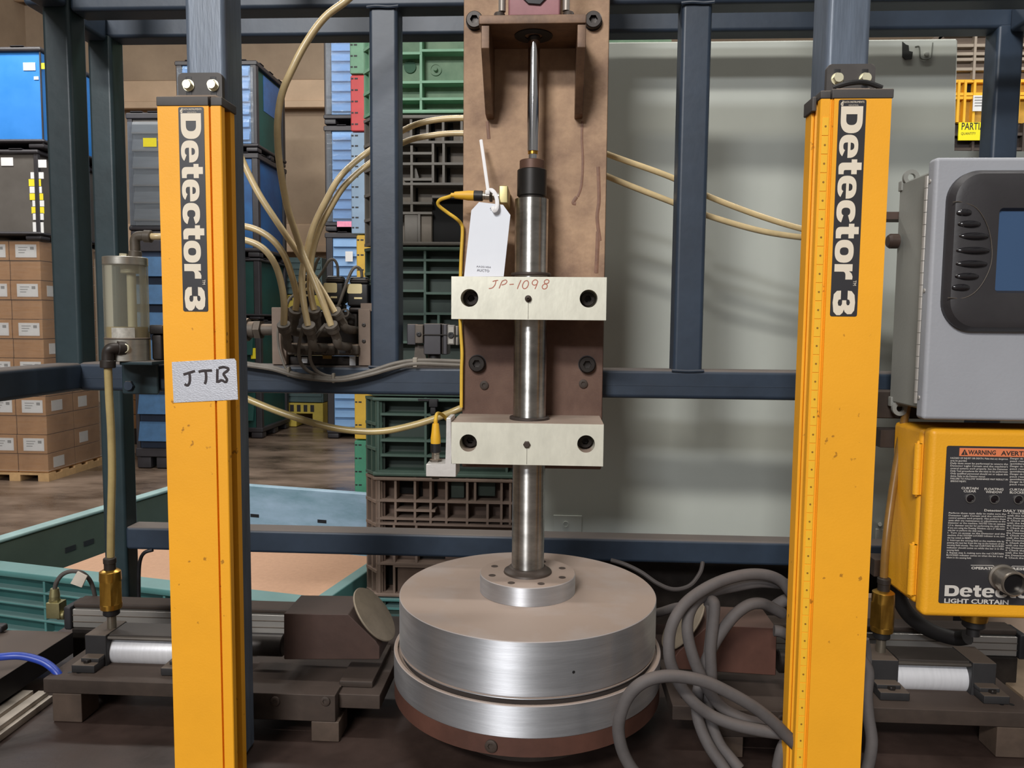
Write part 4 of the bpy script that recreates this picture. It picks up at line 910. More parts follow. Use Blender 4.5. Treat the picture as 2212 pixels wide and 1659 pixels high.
b = B(); b.tube([P(322, 511, YA), P(345, 511, YA), P(400, 512, YA+.02)], .0058, 12, 3); b.obj('outlet_tube', hose_m, k)
dkf = M('black_fitting', (52, 46, 42), .45, .2, .2, 30)
b = B(); elbow(b, [P(268, 752, 1.285), P(250, 752, 1.275), P(238, 754, 1.27), P(233, 764, 1.27), P(233, 792, 1.27)], .0095, 1.3); b.obj('lower_elbow', dkf, k)
b = B(); b.pbox(262, 781, 340, 852, 1.350, .009, .003); b.box(X(268, 781, 1.30), X(338, 781, 1.30), 1.285, 1.36, Zz(300, 784, 1.35), Zz(300, 778.5, 1.32), .001); br = b.obj('mounting_angle', teal_navy, k)
hex_bolt(P(280, 833, 1.35), (0, -1, 0), .0095, .006, navy, br)
b = B(); b.pbox(322, 702, 352, 722, 1.32, .04, .002); b.pbox(327, 722, 350, 778, 1.325, .03, .003); b.obj('side_manifold', blackm, k)

# ================================================================== air hoses
def hose(label, pts, r=.0056, name='air_hose', mat=hose_m, grp=None, n=7):
    b = B(); b.tube([P(*q) for q in pts], r, 12, n); return tag(b.obj(name, mat), label, 'hose', grp)
hose('tall tan hose that climbs in an arc past the top beams', [(790, -40, 1.22), (750, 0, 1.22), (702, 37, 1.22), (662, 91, 1.22), (631, 150, 1.22), (609, 203, 1.225), (600, 263, 1.23), (601, 324, 1.24), (608, 381, 1.25), (621, 449, 1.27), (642, 513, 1.285), (654, 548, 1.29), (676, 600, 1.28), (697, 652, 1.275), (716, 704, 1.275)])
hose('tan hose crossing down to the manifold from behind the left yellow column', [(500, 285, 1.30), (523, 345, 1.30), (557, 415, 1.30), (600, 482, 1.30), (640, 540, 1.30), (668, 585, 1.30), (694, 625, 1.30), (724, 675, 1.30)])
hose('upper tan hose from the manifold passing behind the centre post', [(666, 705, 1.27), (657, 660, 1.275), (652, 610, 1.285), (656, 570, 1.30), (664, 535, 1.31), (678, 488, 1.325), (703, 436, 1.345), (738, 378, 1.38), (795, 328, 1.46), (872, 281, 1.49), (925, 262, 1.49), (1000, 255, 1.49), (1100, 262, 1.48), (1220, 295, 1.47), (1312, 333, 1.46), (1450, 383, 1.46), (1523, 421, 1.46), (1640, 466, 1.46), (1743, 497, 1.46), (1830, 512, 1.46), (1925, 520, 1.44)])
hose('lower tan hose from the manifold passing behind the centre post', [(679, 671, 1.30), (671, 630, 1.305), (670, 590, 1.315), (674, 550, 1.325), (688, 500, 1.34), (712, 452, 1.355), (745, 400, 1.39), (797, 354, 1.46), (872, 308, 1.49), (930, 293, 1.49), (1000, 288, 1.49), (1100, 298, 1.475), (1220, 336, 1.46), (1312, 381, 1.45), (1450, 436, 1.45), (1523, 464, 1.45), (1640, 498, 1.45), (1743, 514, 1.45), (1820, 519, 1.45)])
hose('tan hose curving from behind the left yellow column to the upper left fitting', [(440, 498, 1.30), (500, 488, 1.30), (545, 493, 1.30), (585, 515, 1.30), (613, 550, 1.30), (630, 595, 1.30), (641, 640, 1.30), (638, 671, 1.30)])
hose('tan hose curving from behind the left yellow column to the lower left fitting', [(440, 530, 1.28), (500, 517, 1.28), (540, 522, 1.28), (572, 540, 1.28), (596, 575, 1.28), (609, 620, 1.275), (614, 660, 1.27), (613, 703, 1.27)])
hose('sagging tan hose under the middle beam', [(420, 800, 1.38), (470, 832, 1.36), (535, 862, 1.345), (610, 892, 1.345), (700, 920, 1.345), (770, 931, 1.345), (830, 931, 1.345), (890, 919, 1.345), (945, 902, 1.345), (1000, 880, 1.345), (1040, 862, 1.38)], .0062, mat=hose2_m)
hose('straight tan hose dropping from the air reservoir to the left brass valve', [(233, 790, 1.27), (236, 860, 1.27), (240, 930, 1.27), (242, 1020, 1.27), (240, 1120, 1.27), (239, 1212, 1.27)], .0064, mat=hose2_m)
hose('yellowed hose running down behind the right yellow column to the right brass valve', [(1975, 800, 1.30), (1955, 900, 1.30), (1940, 985, 1.30), (1925, 1080, 1.29), (1914, 1170, 1.275), (1908, 1262, 1.27)], .0064, mat=amber_m)

# ================================================================== valve manifold on the middle beam
YM = 1.33
k = thing('valve_manifold', 'grey pneumatic valve manifold with six tan hoses and black solenoids on the middle beam', 'valve manifold', P(695, 795, 1.36))
zbm = zmb+T+.0005
def mb(nm, px, mat, y, d, bev=.002, par=None, floor=False):
    b = B(); a_, b_, c_, d_ = px
    z0 = zbm if floor else Zz((a_+c_)/2, d_, y)
    b.box(X(a_, (b_+d_)/2, y), X(c_, (b_+d_)/2, y), y, y+d, z0, Zz((a_+c_)/2, b_, y), bev); return b.obj(nm, mat, par or k)
tanpl = M('dusty_bracket_plate', (122, 106, 94), .7, 0, .15, 20, .15, 80)
mb('end_plate', (587, 664, 618, 785), tanpl, 1.362, .045, .001, floor=True)
e_ = mb('end_plate', (774, 668, 800, 785), tanpl, 1.362, .045, .001, floor=True)
for q in ((786, 702), (786, 737)): cap_screw(P(*q, 1.362), (0, -1, 0), .0035, .0015, dkf, e_)
b = B(); b.prism([P(x, y, 1.364) for x, y in ((779, 655), (803, 655), (803, 672), (779, 672))][::-1], (0, .02, 0)); b.obj('end_tab', tanpl, k)
mb('valve_body', (619, 742, 774, 768), cast, 1.365, .045, .002)
mb('rear_body', (622, 672, 772, 744), blackm, 1.385, .03, .002)
mb('base_rail', (619, 770, 774, 785), blackm, 1.375, .035, .001, floor=True)
for i, x in enumerate((624, 676, 728)):
    vb = mb('valve_segment', (x, 744, x+46, 767), cast, 1.352, .02, .003)
    b = B(); b.pbox(x+4, 755, x+20, 764, 1.3515, .004, .001); b.obj('recess', blackp, vb)
    cap_screw(P(x+28, 760, 1.352), (0, -1, 0), .0048, .004, cast, vb)
for q in ((652, 772, 664, 784), (755, 770, 768, 790)):
    b = B(); b.pbox(*q, 1.3745, .003); b.obj('white_sticker', white_p, k)
b = B(); b.pbox(697, 768, 716, 775, 1.374, .003); b.obj('ochre_sticker', M('ochre_label', (150, 116, 50), .6), k)
creaml = M('cream_solenoid_label', (240, 224, 172), .5, 0, .05, 30)
for i, (xa, xb, ya_, yb_) in enumerate(((640, 668, 592, 663), (698, 742, 596, 655), (749, 796, 598, 662))):
    s_ = mb('solenoid', (xa, ya_+14, xb, yb_), black, 1.372, .035, .004)
    b = B(); b.pbox(xa+6, ya_, xb-4, ya_+16, 1.376, .026, .003); b.obj('plug', black, s_)
    for q in (6, 10): 
        b = B(); b.pbox(xa+4, ya_+q, xb-2, ya_+q+2, 1.374, .03, .0005); b.obj('gasket', darkgrey, s_)
    b = B(); b.prism(rrect(X(xa+(1 if i else 6), 620, 1.3715), X(xb-14 if i else xb-1, 620, 1.3715), Zz(xa, ya_+36, 1.3715), Zz(xa, ya_+15, 1.3715), .003, 1.3713)[::-1], (0, .001, 0)); b.obj('label', creaml, s_)
    b = B(); b.pbox(xa+(16 if i else 8), ya_+44, xb-14 if i else xb-2, ya_+48, 1.3713, .002); b.obj('strip', creaml, s_)
    b = B(); b.pbox(xa+4, yb_, xb-2, yb_+14, 1.378, .03, .003); b.obj('coil_base', blackm, s_)
fitm = M('grey_push_fitting', (92, 85, 77), .5, .05, .2, 40)
for (tx, ty, yy), (dx, dy) in (((613, 702, 1.27), (12, 50)), ((638, 671, 1.30), (-6, 44)), ((667, 704, 1.27), (12, 46)), ((679, 670, 1.30), (8, 46)), ((716, 703, 1.275), (18, 44)), ((724, 674, 1.30), (24, 36))):
    t0 = P(tx, ty, yy); t1 = P(tx+dx*.25, ty+dy*.25, yy+.004); t2 = P(tx+dx, ty+dy, yy+.03); d = (t2-t0).normalized(); t3 = V((t2.x+.003, 1.39, t2.z-.004))
    b = B(); b.cyl(t0-d*.002, t0+d*.003, .0112, seg=20, bev=.0005); b.cyl(t0+d*.003, t0+d*.0125, .0108, seg=20, bev=.0008); b.cyl(t0+d*.0125, t0+d*.033, .0085, seg=6); b.tube([t0+d*.028, t2, t3], .0078, 12, 4); b.obj('push_fitting', fitm, k)
b = B(); b.lathe([(.008, 0), (.008, .004), (.005, .004), (.004, 0)], P(746, 676, 1.36), (0, -1, 0), 16); b.obj('release_ring', fitm, k)
b = B(); b.cyl(P(560, 712, 1.375), P(592, 712, 1.375), .0105, seg=18); b.cyl(P(553, 712, 1.375), P(566, 712, 1.375), .018, seg=6); b.cyl(P(533, 712, 1.375), P(553, 712, 1.375), .015, seg=18, bev=.002); b.cyl(P(528, 712, 1.375), P(538, 712, 1.375), .021, seg=8); b.cyl(P(480, 712, 1.375), P(530, 712, 1.375), .0105, seg=18); b.obj('inlet_union', cast, k)
# soft cables of the solenoids and the bundle along the beam
gcab = []
def wire(label, pts, r=.0022, mat=cable2, name='cable'):
    b = B(); b.tube([P(*q) for q in pts], r, 8, 6); o = tag(b.obj(name, mat), label, 'cable'); return o
wire('black lead looping out of the middle solenoid', [(730, 600, 1.385), (729, 575, 1.38), (721, 561, 1.375), (710, 564, 1.372), (698, 585, 1.371), (685, 606, 1.371), (676, 640, 1.371), (668, 668, 1.378)], .0026, cable2)
wire('black lead looping over the right solenoid', [(782, 602, 1.385), (780, 584, 1.38), (771, 577, 1.374), (762, 582, 1.370), (752, 602, 1.368), (742, 630, 1.366), (733, 655, 1.366), (725, 672, 1.372)], .0028, cable2)
wire('short grey lead behind the crossing hoses', [(690, 556, 1.345), (684, 566, 1.345), (676, 590, 1.35), (655, 625, 1.365), (628, 643, 1.37), (617, 665, 1.372)], .0026, cable2)
wire('thin grey cable dropping at the left end of the manifold', [(606, 692, 1.352), (600, 715, 1.35), (602, 750, 1.35), (610, 778, 1.345), (618, 796, 1.342), (628, 801, 1.340)])
wire('grey cable curling down in front of the manifold, left of two', [(658, 695, 1.30), (650, 725, 1.30), (645, 755, 1.315), (650, 784, 1.335), (668, 803, 1.342), (700, 813, 1.342), (722, 816, 1.342)], .0031)
wire('grey cable curling down in front of the manifold, right of two', [(704, 700, 1.30), (686, 722, 1.295), (672, 748, 1.31), (670, 775, 1.33), (680, 797, 1.341), (700, 810, 1.341), (722, 813.5, 1.341)], .0031)
wire('upper cable of the pair lying along the middle beam', [(440, 770, 1.34), (533, 785, 1.34), (590, 794, 1.34), (640, 808, 1.34), (690, 815, 1.34), (740, 816, 1.34), (800, 802, 1.343), (850, 786, 1.348), (895, 779, 1.352), (950, 779, 1.355), (1004, 781, 1.357)], .0036)
wire('lower cable of the pair lying along the middle beam', [(440, 774, 1.336), (533, 789, 1.336), (590, 798, 1.336), (640, 813, 1.336), (690, 820, 1.336), (740, 821, 1.336), (800, 809, 1.339), (850, 795, 1.344), (895, 786, 1.349), (950, 787, 1.353), (1004, 789, 1.357)], .0036)
for px, py, w, nm in ((622, 803, 6, 'left end of the beam cables'), (719, 817, 7, 'middle of the beam cables'), (896, 783, 11, 'right end of the beam cables')):
    c = P(px, py, 1.3345 if px < 800 else 1.3475); b = B(); b.box(c.x-w*.0004, c.x+w*.0004, c.y, c.y+.009, c.z-.0088, c.z+.0088, .0015); tag(b.obj('cable_tie', M('grey_tie', (150, 142, 130), .6)), 'grey tie wrapped round the %s' % nm, 'cable tie')

# ================================================================== filter regulator behind the plate, left
k = thing('filter_regulator', 'dark grey filter regulator unit behind the left edge of the centre plate', 'regulator', P(935, 785, 1.40))
YR_ = 1.395
reg = M('regulator_grey', (66, 64, 68), .5, .1, .12, 20, dust=.4)
def rb(nm, px, d=.03, y=YR_, mat=reg, bev=.0015, par=None): b = B(); b.pbox(*px, y, d, bev); return b.obj(nm, mat, par or k)
rb('end_block', (879, 700, 898, 745)); o = rb('clamp_plate', (896, 701, 914, 742), .02, YR_-.006, cast)
cap_screw(P(905, 722, YR_-.006), (0, -1, 0), .0045, .002, black, o)
rb('body', (915, 699, 952, 766), .05); rb('body', (953, 700, 963, 766), .05, YR_+.004, blackm); rb('body', (957, 700, 966, 766), .045, YR_-.001)
b = B(); b.pbox(914, 722, 966, 724, YR_-.003, .004); b.obj('seam', blackm, k)
o = rb('clamp_plate', (966, 702, 982, 745), .02, YR_-.008, M('pale_clamp_grey', (128, 124, 118), .5, .2)); cap_screw(P(974, 724, YR_-.008), (0, -1, 0), .0055, .0025, black, o)
for q in ((969, 706, 980, 718), (969, 733, 979, 742)): b = B(); b.pbox(*q, YR_-.009, .002); b.obj('clamp_label', M('pale_grey_label', (160, 156, 148), .6), o)
rb('end_block', (983.5, 704, 990, 725), .02, YR_-.004, M('pale_clamp_grey', (128, 124, 118), .5)); rb('end_block', (983.5, 728, 990, 746), .02, YR_-.004, MATS['pale_clamp_grey'])
b = B(); b.cyl(P(938, 766, YR_+.02), P(938, 782, YR_+.02), .012, seg=20); b.obj('drain', black, k)
b = B(); b.prism([P(x, y, YR_+.01) for x, y in ((897, 745), (918, 745), (921, 786), (893, 786))][::-1], (0, .003, 0)); b.obj('bracket', cast, k)
# ================================================================== operator panel box and light curtain control box, right
greybox = M('grey_enclosure_paint', (158, 160, 166), .5, 0, .04, 6, .12, 250)
greyside = M('grey_enclosure_body', (138, 138, 132), .5, 0, .05, 6, .12, 250)
YE = 1.17
ex0 = .551; ex1 = ex0+.34; ez0, ez1 = -.139, .2455
k = thing('operator_panel', 'grey hinged enclosure with a black framed touch screen, right edge', 'enclosure', ((ex0+ex1)/2, 1.24, ez0))
b = B(); b.box(ex0+.012, ex1-.008, YE+.031, 1.315, ez0+.012, ez1-.012, .004); b.obj('body', greyside, k)
b = B(); b.box(ex0+.007, ex1, YE+.025, YE+.032, ez0+.006, ez1-.006, .002); b.obj('flange', M('grey_enclosure_seal', (104, 102, 94), .6), k)
b = B(); b.box(ex0, ex1, YE, YE+.0245, ez0, ez1, .006, 3); dr = b.obj('door', greybox, k)
hm = M('hinge_metal', (188, 184, 178), .4, .5, .08, 20)
hz0, hz1 = ez0+.022, ez1-.022; n = 19
mcell = None
for i in range(n):
    za_ = hz0+(hz1-hz0)*i/n; zb_ = hz0+(hz1-hz0)*(i+1)/n
    if mcell is None:
        b = B(); b.cyl((ex0+.0035, YE+.0285, za_+.0004), (ex0+.0035, YE+.0285, zb_-.0004), .0042, seg=14); mcell = b.obj('hinge_knuckle', hm, k)
    else:
        o = mcell.copy(); COL.objects.link(o); o.location = (0, 0, (hz1-hz0)*i/n)
for q in (.03, .5, .97):
    b = B(); b.lathe([(.0032, 0), (.003, .0015), (0, .002)], (ex0+.0003, YE+.014, hz0+(hz1-hz0)*q), (-1, 0, 0), 12); b.obj('hinge_screw', hm, k)
for za_ in (ez1-.016, ez0+.016):
    b = B(); b.lathe([(.0125, 0), (.0125, .006), (.006, .006), (.006, 0)], (ex0+.022, 1.300, za_+(.010 if za_ > 0 else -.012)), (0, -1, 0), 24); b.box(ex0+.0095, ex0+.034, 1.301, 1.313, za_-.010, za_+.006, .001); b.obj('mounting_lug', greyside, k)
bz = M('black_bezel_plastic', (50, 48, 50), .45, 0, .1, 12, .06, 200)
sx0, sx1, sz0, sz1 = X(2052, 540, YE-.02), X(2052, 540, YE-.02)+.262, Zz(2150, 716, YE-.014), Zz(2150, 366, YE-.014)
b = B()
def rr2(x0, x1, z0, z1, r, y): return rrect(x0, x1, z0, z1, r, y, 10)
wx0, wx1, wz0, wz1 = X(2157, 540, YE-.012), sx1-.06, Zz(2180, 627, YE-.012), Zz(2180, 456, YE-.012)
loops = [rr2(sx0, sx1, sz0, sz1, .043, YE-.0003), rr2(sx0, sx1, sz0, sz1, .043, YE-.008), rr2(sx0+.006, sx1-.006, sz0+.006, sz1-.006, .038, YE-.017), rr2(sx0+.015, sx1-.015, sz0+.015, sz1-.015, .03, YE-.020), rr2(wx0-.004, wx1+.004, wz0-.004, wz1+.004, .006, YE-.016), rr2(wx0, wx1, wz0, wz1, .003, YE-.008)]
rings = [[b.bm.verts.new(p) for p in l] for l in loops]
for a_, c_ in zip(rings, rings[1:]):
    for i in range(len(a_)): b.bm.faces.new([a_[i], a_[(i+1) % len(a_)], c_[(i+1) % len(a_)], c_[i]])
b.bm.faces.new(rings[0][::-1]); fr_ = b.obj('bezel', bz, dr)
b = B(); b.box(wx0-.001, wx1+.001, YE-.009, YE-.007, wz0-.001, wz1+.001); b.obj('screen', M('dim_blue_screen', (58, 84, 118), .25, 0, .05, 3, spec=.7), dr, 'dim blue screen glass')
btn = M('glossy_black_button', (30, 29, 32), .12, 0, .1, 10, coat=.5)
for cx, cy, w in ((2083, 459, 32), (2094, 484, 48), (2104, 510, 62), (2102, 541, 70), (2099, 570, 66), (2089, 597, 50), (2076, 621, 38)):
    p = P(cx, cy, YE-.0195); a_ = w/2*YE/F*.96; b = B()
    b.lathe([(1, 0), (.9, .45), (.6, .8), (.3, .95), (0, 1)], (0, 0, 0), (0, -1, 0), 24); b.xf(Matrix.Translation(p) @ Matrix.Diagonal((a_, .0045, .0052, 1))); b.obj('button', btn, dr)
b = B(); b.tube([P(x, y, YE-.0192) for x, y in ((2047, 643), (2085, 643), (2115, 622), (2138, 580), (2143, 540), (2134, 490), (2110, 450), (2075, 436), (2058, 437))], .0006, 6, 5); b.obj('keypad_outline', cast, dr)
b = B(); b.box(ex0-.05, ex1, 1.318, 1.358, .176, .188); b.obj('mounting_rail', M('brown_rail_steel', (84, 66, 58), .6), k)
b = B(); b.box(ex0-.05, ex1, 1.318, 1.358, ez0-.016, ez0+.03, .002); b.obj('mounting_rail', rustdk, k)
b = B(); b.lathe([(.012, 0), (.012, .012), (.009, .016), (0, .017)], P(1932, 521, 1.30)+V((.005, 0, 0)), (-1, 0, 0), 18); b.obj('cable_gland', M('brown_gland', (70, 54, 46), .5), k)

ybox = M('yellow_box_paint', (240, 170, 34), .5, 0, .06, 4, .2, 300)
YK = 1.19
kx0 = X(2000, 1130, YK); kx1 = kx0+.235; kz0, kz1 = Zz(2050, 1335, YK), Zz(2050, 927, YK)
k = thing('control_box', 'yellow light curtain control box with a black instruction label and key switch', 'control box', ((kx0+kx1)/2, 1.25, kz0))
b = B(); b.box(kx0, kx1, YK+.029, 1.318, kz0+.010, kz1-.004, .008, 2); b.obj('body', ybox, k)
b = B(); b.box(kx0+.001, kx1, YK, YK+.028, kz0, kz1, .009, 3); dr = b.obj('door', ybox, k)
for cy in (1013, 1230):
    c = P(1979, cy, YK+.03); c.x = kx0-.003; b = B(); h = .040
    b.lathe([(0, -h-.005), (.0022, -h-.003), (.0025, -h), (.0058, -h), (.0058, -.0006), (.0052, 0), (.0058, .0006), (.0058, h), (.0025, h), (.0022, h+.003), (0, h+.005)], c, (0, 0, 1), 16); b.box(kx0-.004, kx0+.003, YK+.026, YK+.034, c.z-h, c.z+h); b.obj('hinge', ybox, k)
lx0 = X(2036, 1130, YK); lx1 = kx1-.028; lz0, lz1 = Zz(2120, 1305, YK), Zz(2120, 964, YK)
b = B(); b.prism(rrect(lx0, lx1, lz0, lz1, .003, YK-.0008)[::-1], (0, .001, 0)); lab = b.obj('instruction_label', labelblk, dr)
YT_ = YK-.0011; w_ = M('label_white_print', (206, 200, 192), .7, 0, .02)
def pt(s_, px, py, cap, length=None, off=.0, mat=w_, center=False): return text(s_, P(px, py, YT_), (1, 0, 0), (0, 0, 1), cap*YK/F, mat, 'print', lab, length=None if length is None else length*YK/F, off=off, center=center)
p0 = P(2072, 985, YT_); p1 = P(2072, 967.5, YT_)
b = B(); b.box(p0.x, lx1-.006, YT_-.0001, YT_+.0004, p0.z, p1.z); b.obj('warning_bar', M('orange_warning_print', (226, 128, 84), .6, 0, .04), lab)
YT_ = YK-.00135
dk = M('dark_warning_print', (52, 40, 36), .7)
b = B(); b.prism([P(x, y, YT_) for x, y in ((2076, 983), (2084, 970), (2091, 983))][::-1], (0, .0001, 0)); b.obj('print', dk, lab)
b = B(); b.box(P(2083.5, 980, YT_).x-.0002, P(2083.5, 980, YT_).x+.0005, YT_-.0002, YT_, P(2083, 982, YT_).z, P(2083, 975, YT_).z); b.obj('print', MATS['orange_warning_print'], lab)
pt('WARNING', 2091, 981.5, 9, 57, .03, dk); pt('AVERTISSEMENT', 2162, 983.5, 9, 112, .03, dk)
YT_ = YK-.0011
PAR1 = ['HAZARD OF INJURY OR DEATH. Make that any dangerous', 'area be guarded.', 'Daily tests must be performed to ensure the', 'Detector Light Curtain and the machine\'s', 'control systems work properly. See the Detector', 'Daily Test procedures for the tests to be performed.', 'Only qualified personnel should set or adjust this', 'device. Refer to the Detector manual.', 'FAILURE TO FOLLOW WARNINGS MAY RESULT IN', 'SERIOUS INJURY.']
for i, s_ in enumerate(PAR1): pt(s_, 2053, 991+5.55*i, 3.5, (118 if i not in (1, 7, 9) else (34, 0, 0, 0, 0, 0, 0, 72, 0, 33)[i-0]), .012)
for i in range(11): pt(('Danger de blessure ou de mort', 'peut resulter. Les essais', 'quotidiens doivent etre faits')[i % 3], 2182-.1*i, 992+5.6*i, 3.5, 80, .012)
for x, y, a_, c_ in ((2095, 1057, 'CURTAIN', 'CLEAR'), (2147, 1059, 'FLOATING', 'WINDOW'), (2199, 1060, 'CURTAIN', 'BLOCKED')):
    pt(a_, x, y, 4.6, 35 if a_ == 'CURTAIN' else 39, .02, w_, True); pt(c_, x, y+6.3, 4.6, 26 if c_ == 'CLEAR' else 34, .02, w_, True)
    b = B(); b.lathe([(.0072, 0), (.0072, .0022), (.0060, .0024), (.0056, .0004), (0, .0004)], P(x, 1076.5 if x < 2110 else (1078 if x < 2160 else 1079), YK-.0008), (0, -1, 0), 28); o = b.obj('indicator', M('indicator_ring', (150, 148, 146), .35, .8), dr)
    b = B(); b.lathe([(.0057, .0006), (.004, .0014), (0, .0018)], P(x, 1076.5 if x < 2110 else (1078 if x < 2160 else 1079), YK-.0008), (0, -1, 0), 24); b.obj('lens', M('unlit_lens', (22, 16, 20), .15), o)
pt('Detector DAILY TEST', 2126, 1104.5, 4.6, 88, .02)
PAR2 = ['Perform these tests daily to make sure the', 'Detector Light Curtain and the machine\'s', 'control systems work properly. Also perform these', 'tests after any maintenance or adjustments to the', 'Detector or the machine. NOTE: Use an opaque', '1.5 in. diameter test bar for performing the daily tests.', 'If you are using the Floating Window, use a 2" diameter', 'test bar to perform the daily tests.', '1. Turn on power to the Detector and the', 'machine. If the SYSTEM LOCKED indicator is on, turn', 'the key switch to RESET.', '2. Interrupt the sensing field on the machine side by', 'passing the test bar from the top to the bottom of the', 'sensing field slowly. The red CURTAIN BLOCKED', 'indicator should come on while the bar is in the', 'sensing field.', '3. Repeat step 2, making sure the red CURTAIN', 'BLOCKED indicator comes on when the bar is any', 'where in the sensing field.']
for i, s_ in enumerate(PAR2): pt(s_, 2049.5-.3*i, 1109.5+5.35*i, 3.4, {7: 72, 10: 50, 15: 26, 18: 52}.get(i, 118), .012)
for i in range(19): pt(('4. Check the machine side', 'with the bar fully blocked', 'the Detector must stop it'), 2176-.3*i, 1110+5.35*i, 3.4, 80, .012) if False else pt(('4. Check the machine side', 'with the bar fully blocked', 'the Detector must stop it')[i % 3], 2176-.3*i, 1110+5.35*i, 3.4, 80, .012)
pt('OPERATE', 2098, 1229.5, 5.2, 46, .03); pt('RESET', 2187, 1231, 5.2, 36, .03)
for pts in (((2097, 1221), (2145, 1221.5), (2150, 1226)), ((2182, 1228), (2187, 1223), (2240, 1224))):
    b = B(); b.tube([P(x, y, YT_) for x, y in pts], .00045, 6, 1, flat=(0, 1, 0)); b.obj('print', w_, lab)
heavy('Detector', P(2040, 1287.5, YT_), (1, 0, 0), (0, 0, 1), 24*YK/F, w_, 'print', lab, 196*YK/F); pt('LIGHT CURTAIN', 2039.5, 1302, 9.2, 134, .03)
ks = P(2163, 1246, YK); d = V((0, -1, 0))
km = M('satin_switch_ring', (176, 168, 158), .3, .9, .08, 20)
b = B(); b.lathe([(.0205, 0), (.0205, .004), (.0175, .005), (.0165, .018), (.0182, .019), (.0190, .020), (.0190, .033), (.0176, .035), (.0158, .035), (.0155, .024), (0, .024)], ks, d, 40); o = b.obj('key_switch', km, dr)
b = B(); b.lathe([(.0154, .0243), (.0154, .027), (0, .028)], ks, d, 32); b.obj('key_core', M('key_core_black', (16, 15, 18), .3), o)
gx, gy = X(2103, 1350, 1.25), 1.25
b = B(); b.cyl((gx, gy, kz0-.004), (gx, gy, kz0+.012), .0245, seg=28, bev=.001); b.cyl((gx, gy, kz0-.024), (gx, gy, kz0-.004), .0195, .023, 24); b.obj('gland', brass, k); 
b = B(); b.cyl((gx, gy, kz0-.036), (gx, gy, kz0-.024), .017, seg=24, bev=.002); b.cyl((gx, gy, kz0-.05), (gx, gy, kz0-.03), .010, seg=18); b.obj('gland_nut', black, k)
b = B(); b.box(kx0-.02, kx1, 1.319, 1.358, kz1-.05, kz1-.02, .001); b.obj('mounting_rail', rustdk, k)
b = B(); b.box(kx0-.02, kx1, 1.319, 1.358, kz0+.02, kz0+.05, .001); b.obj('mounting_rail', rustdk, k)
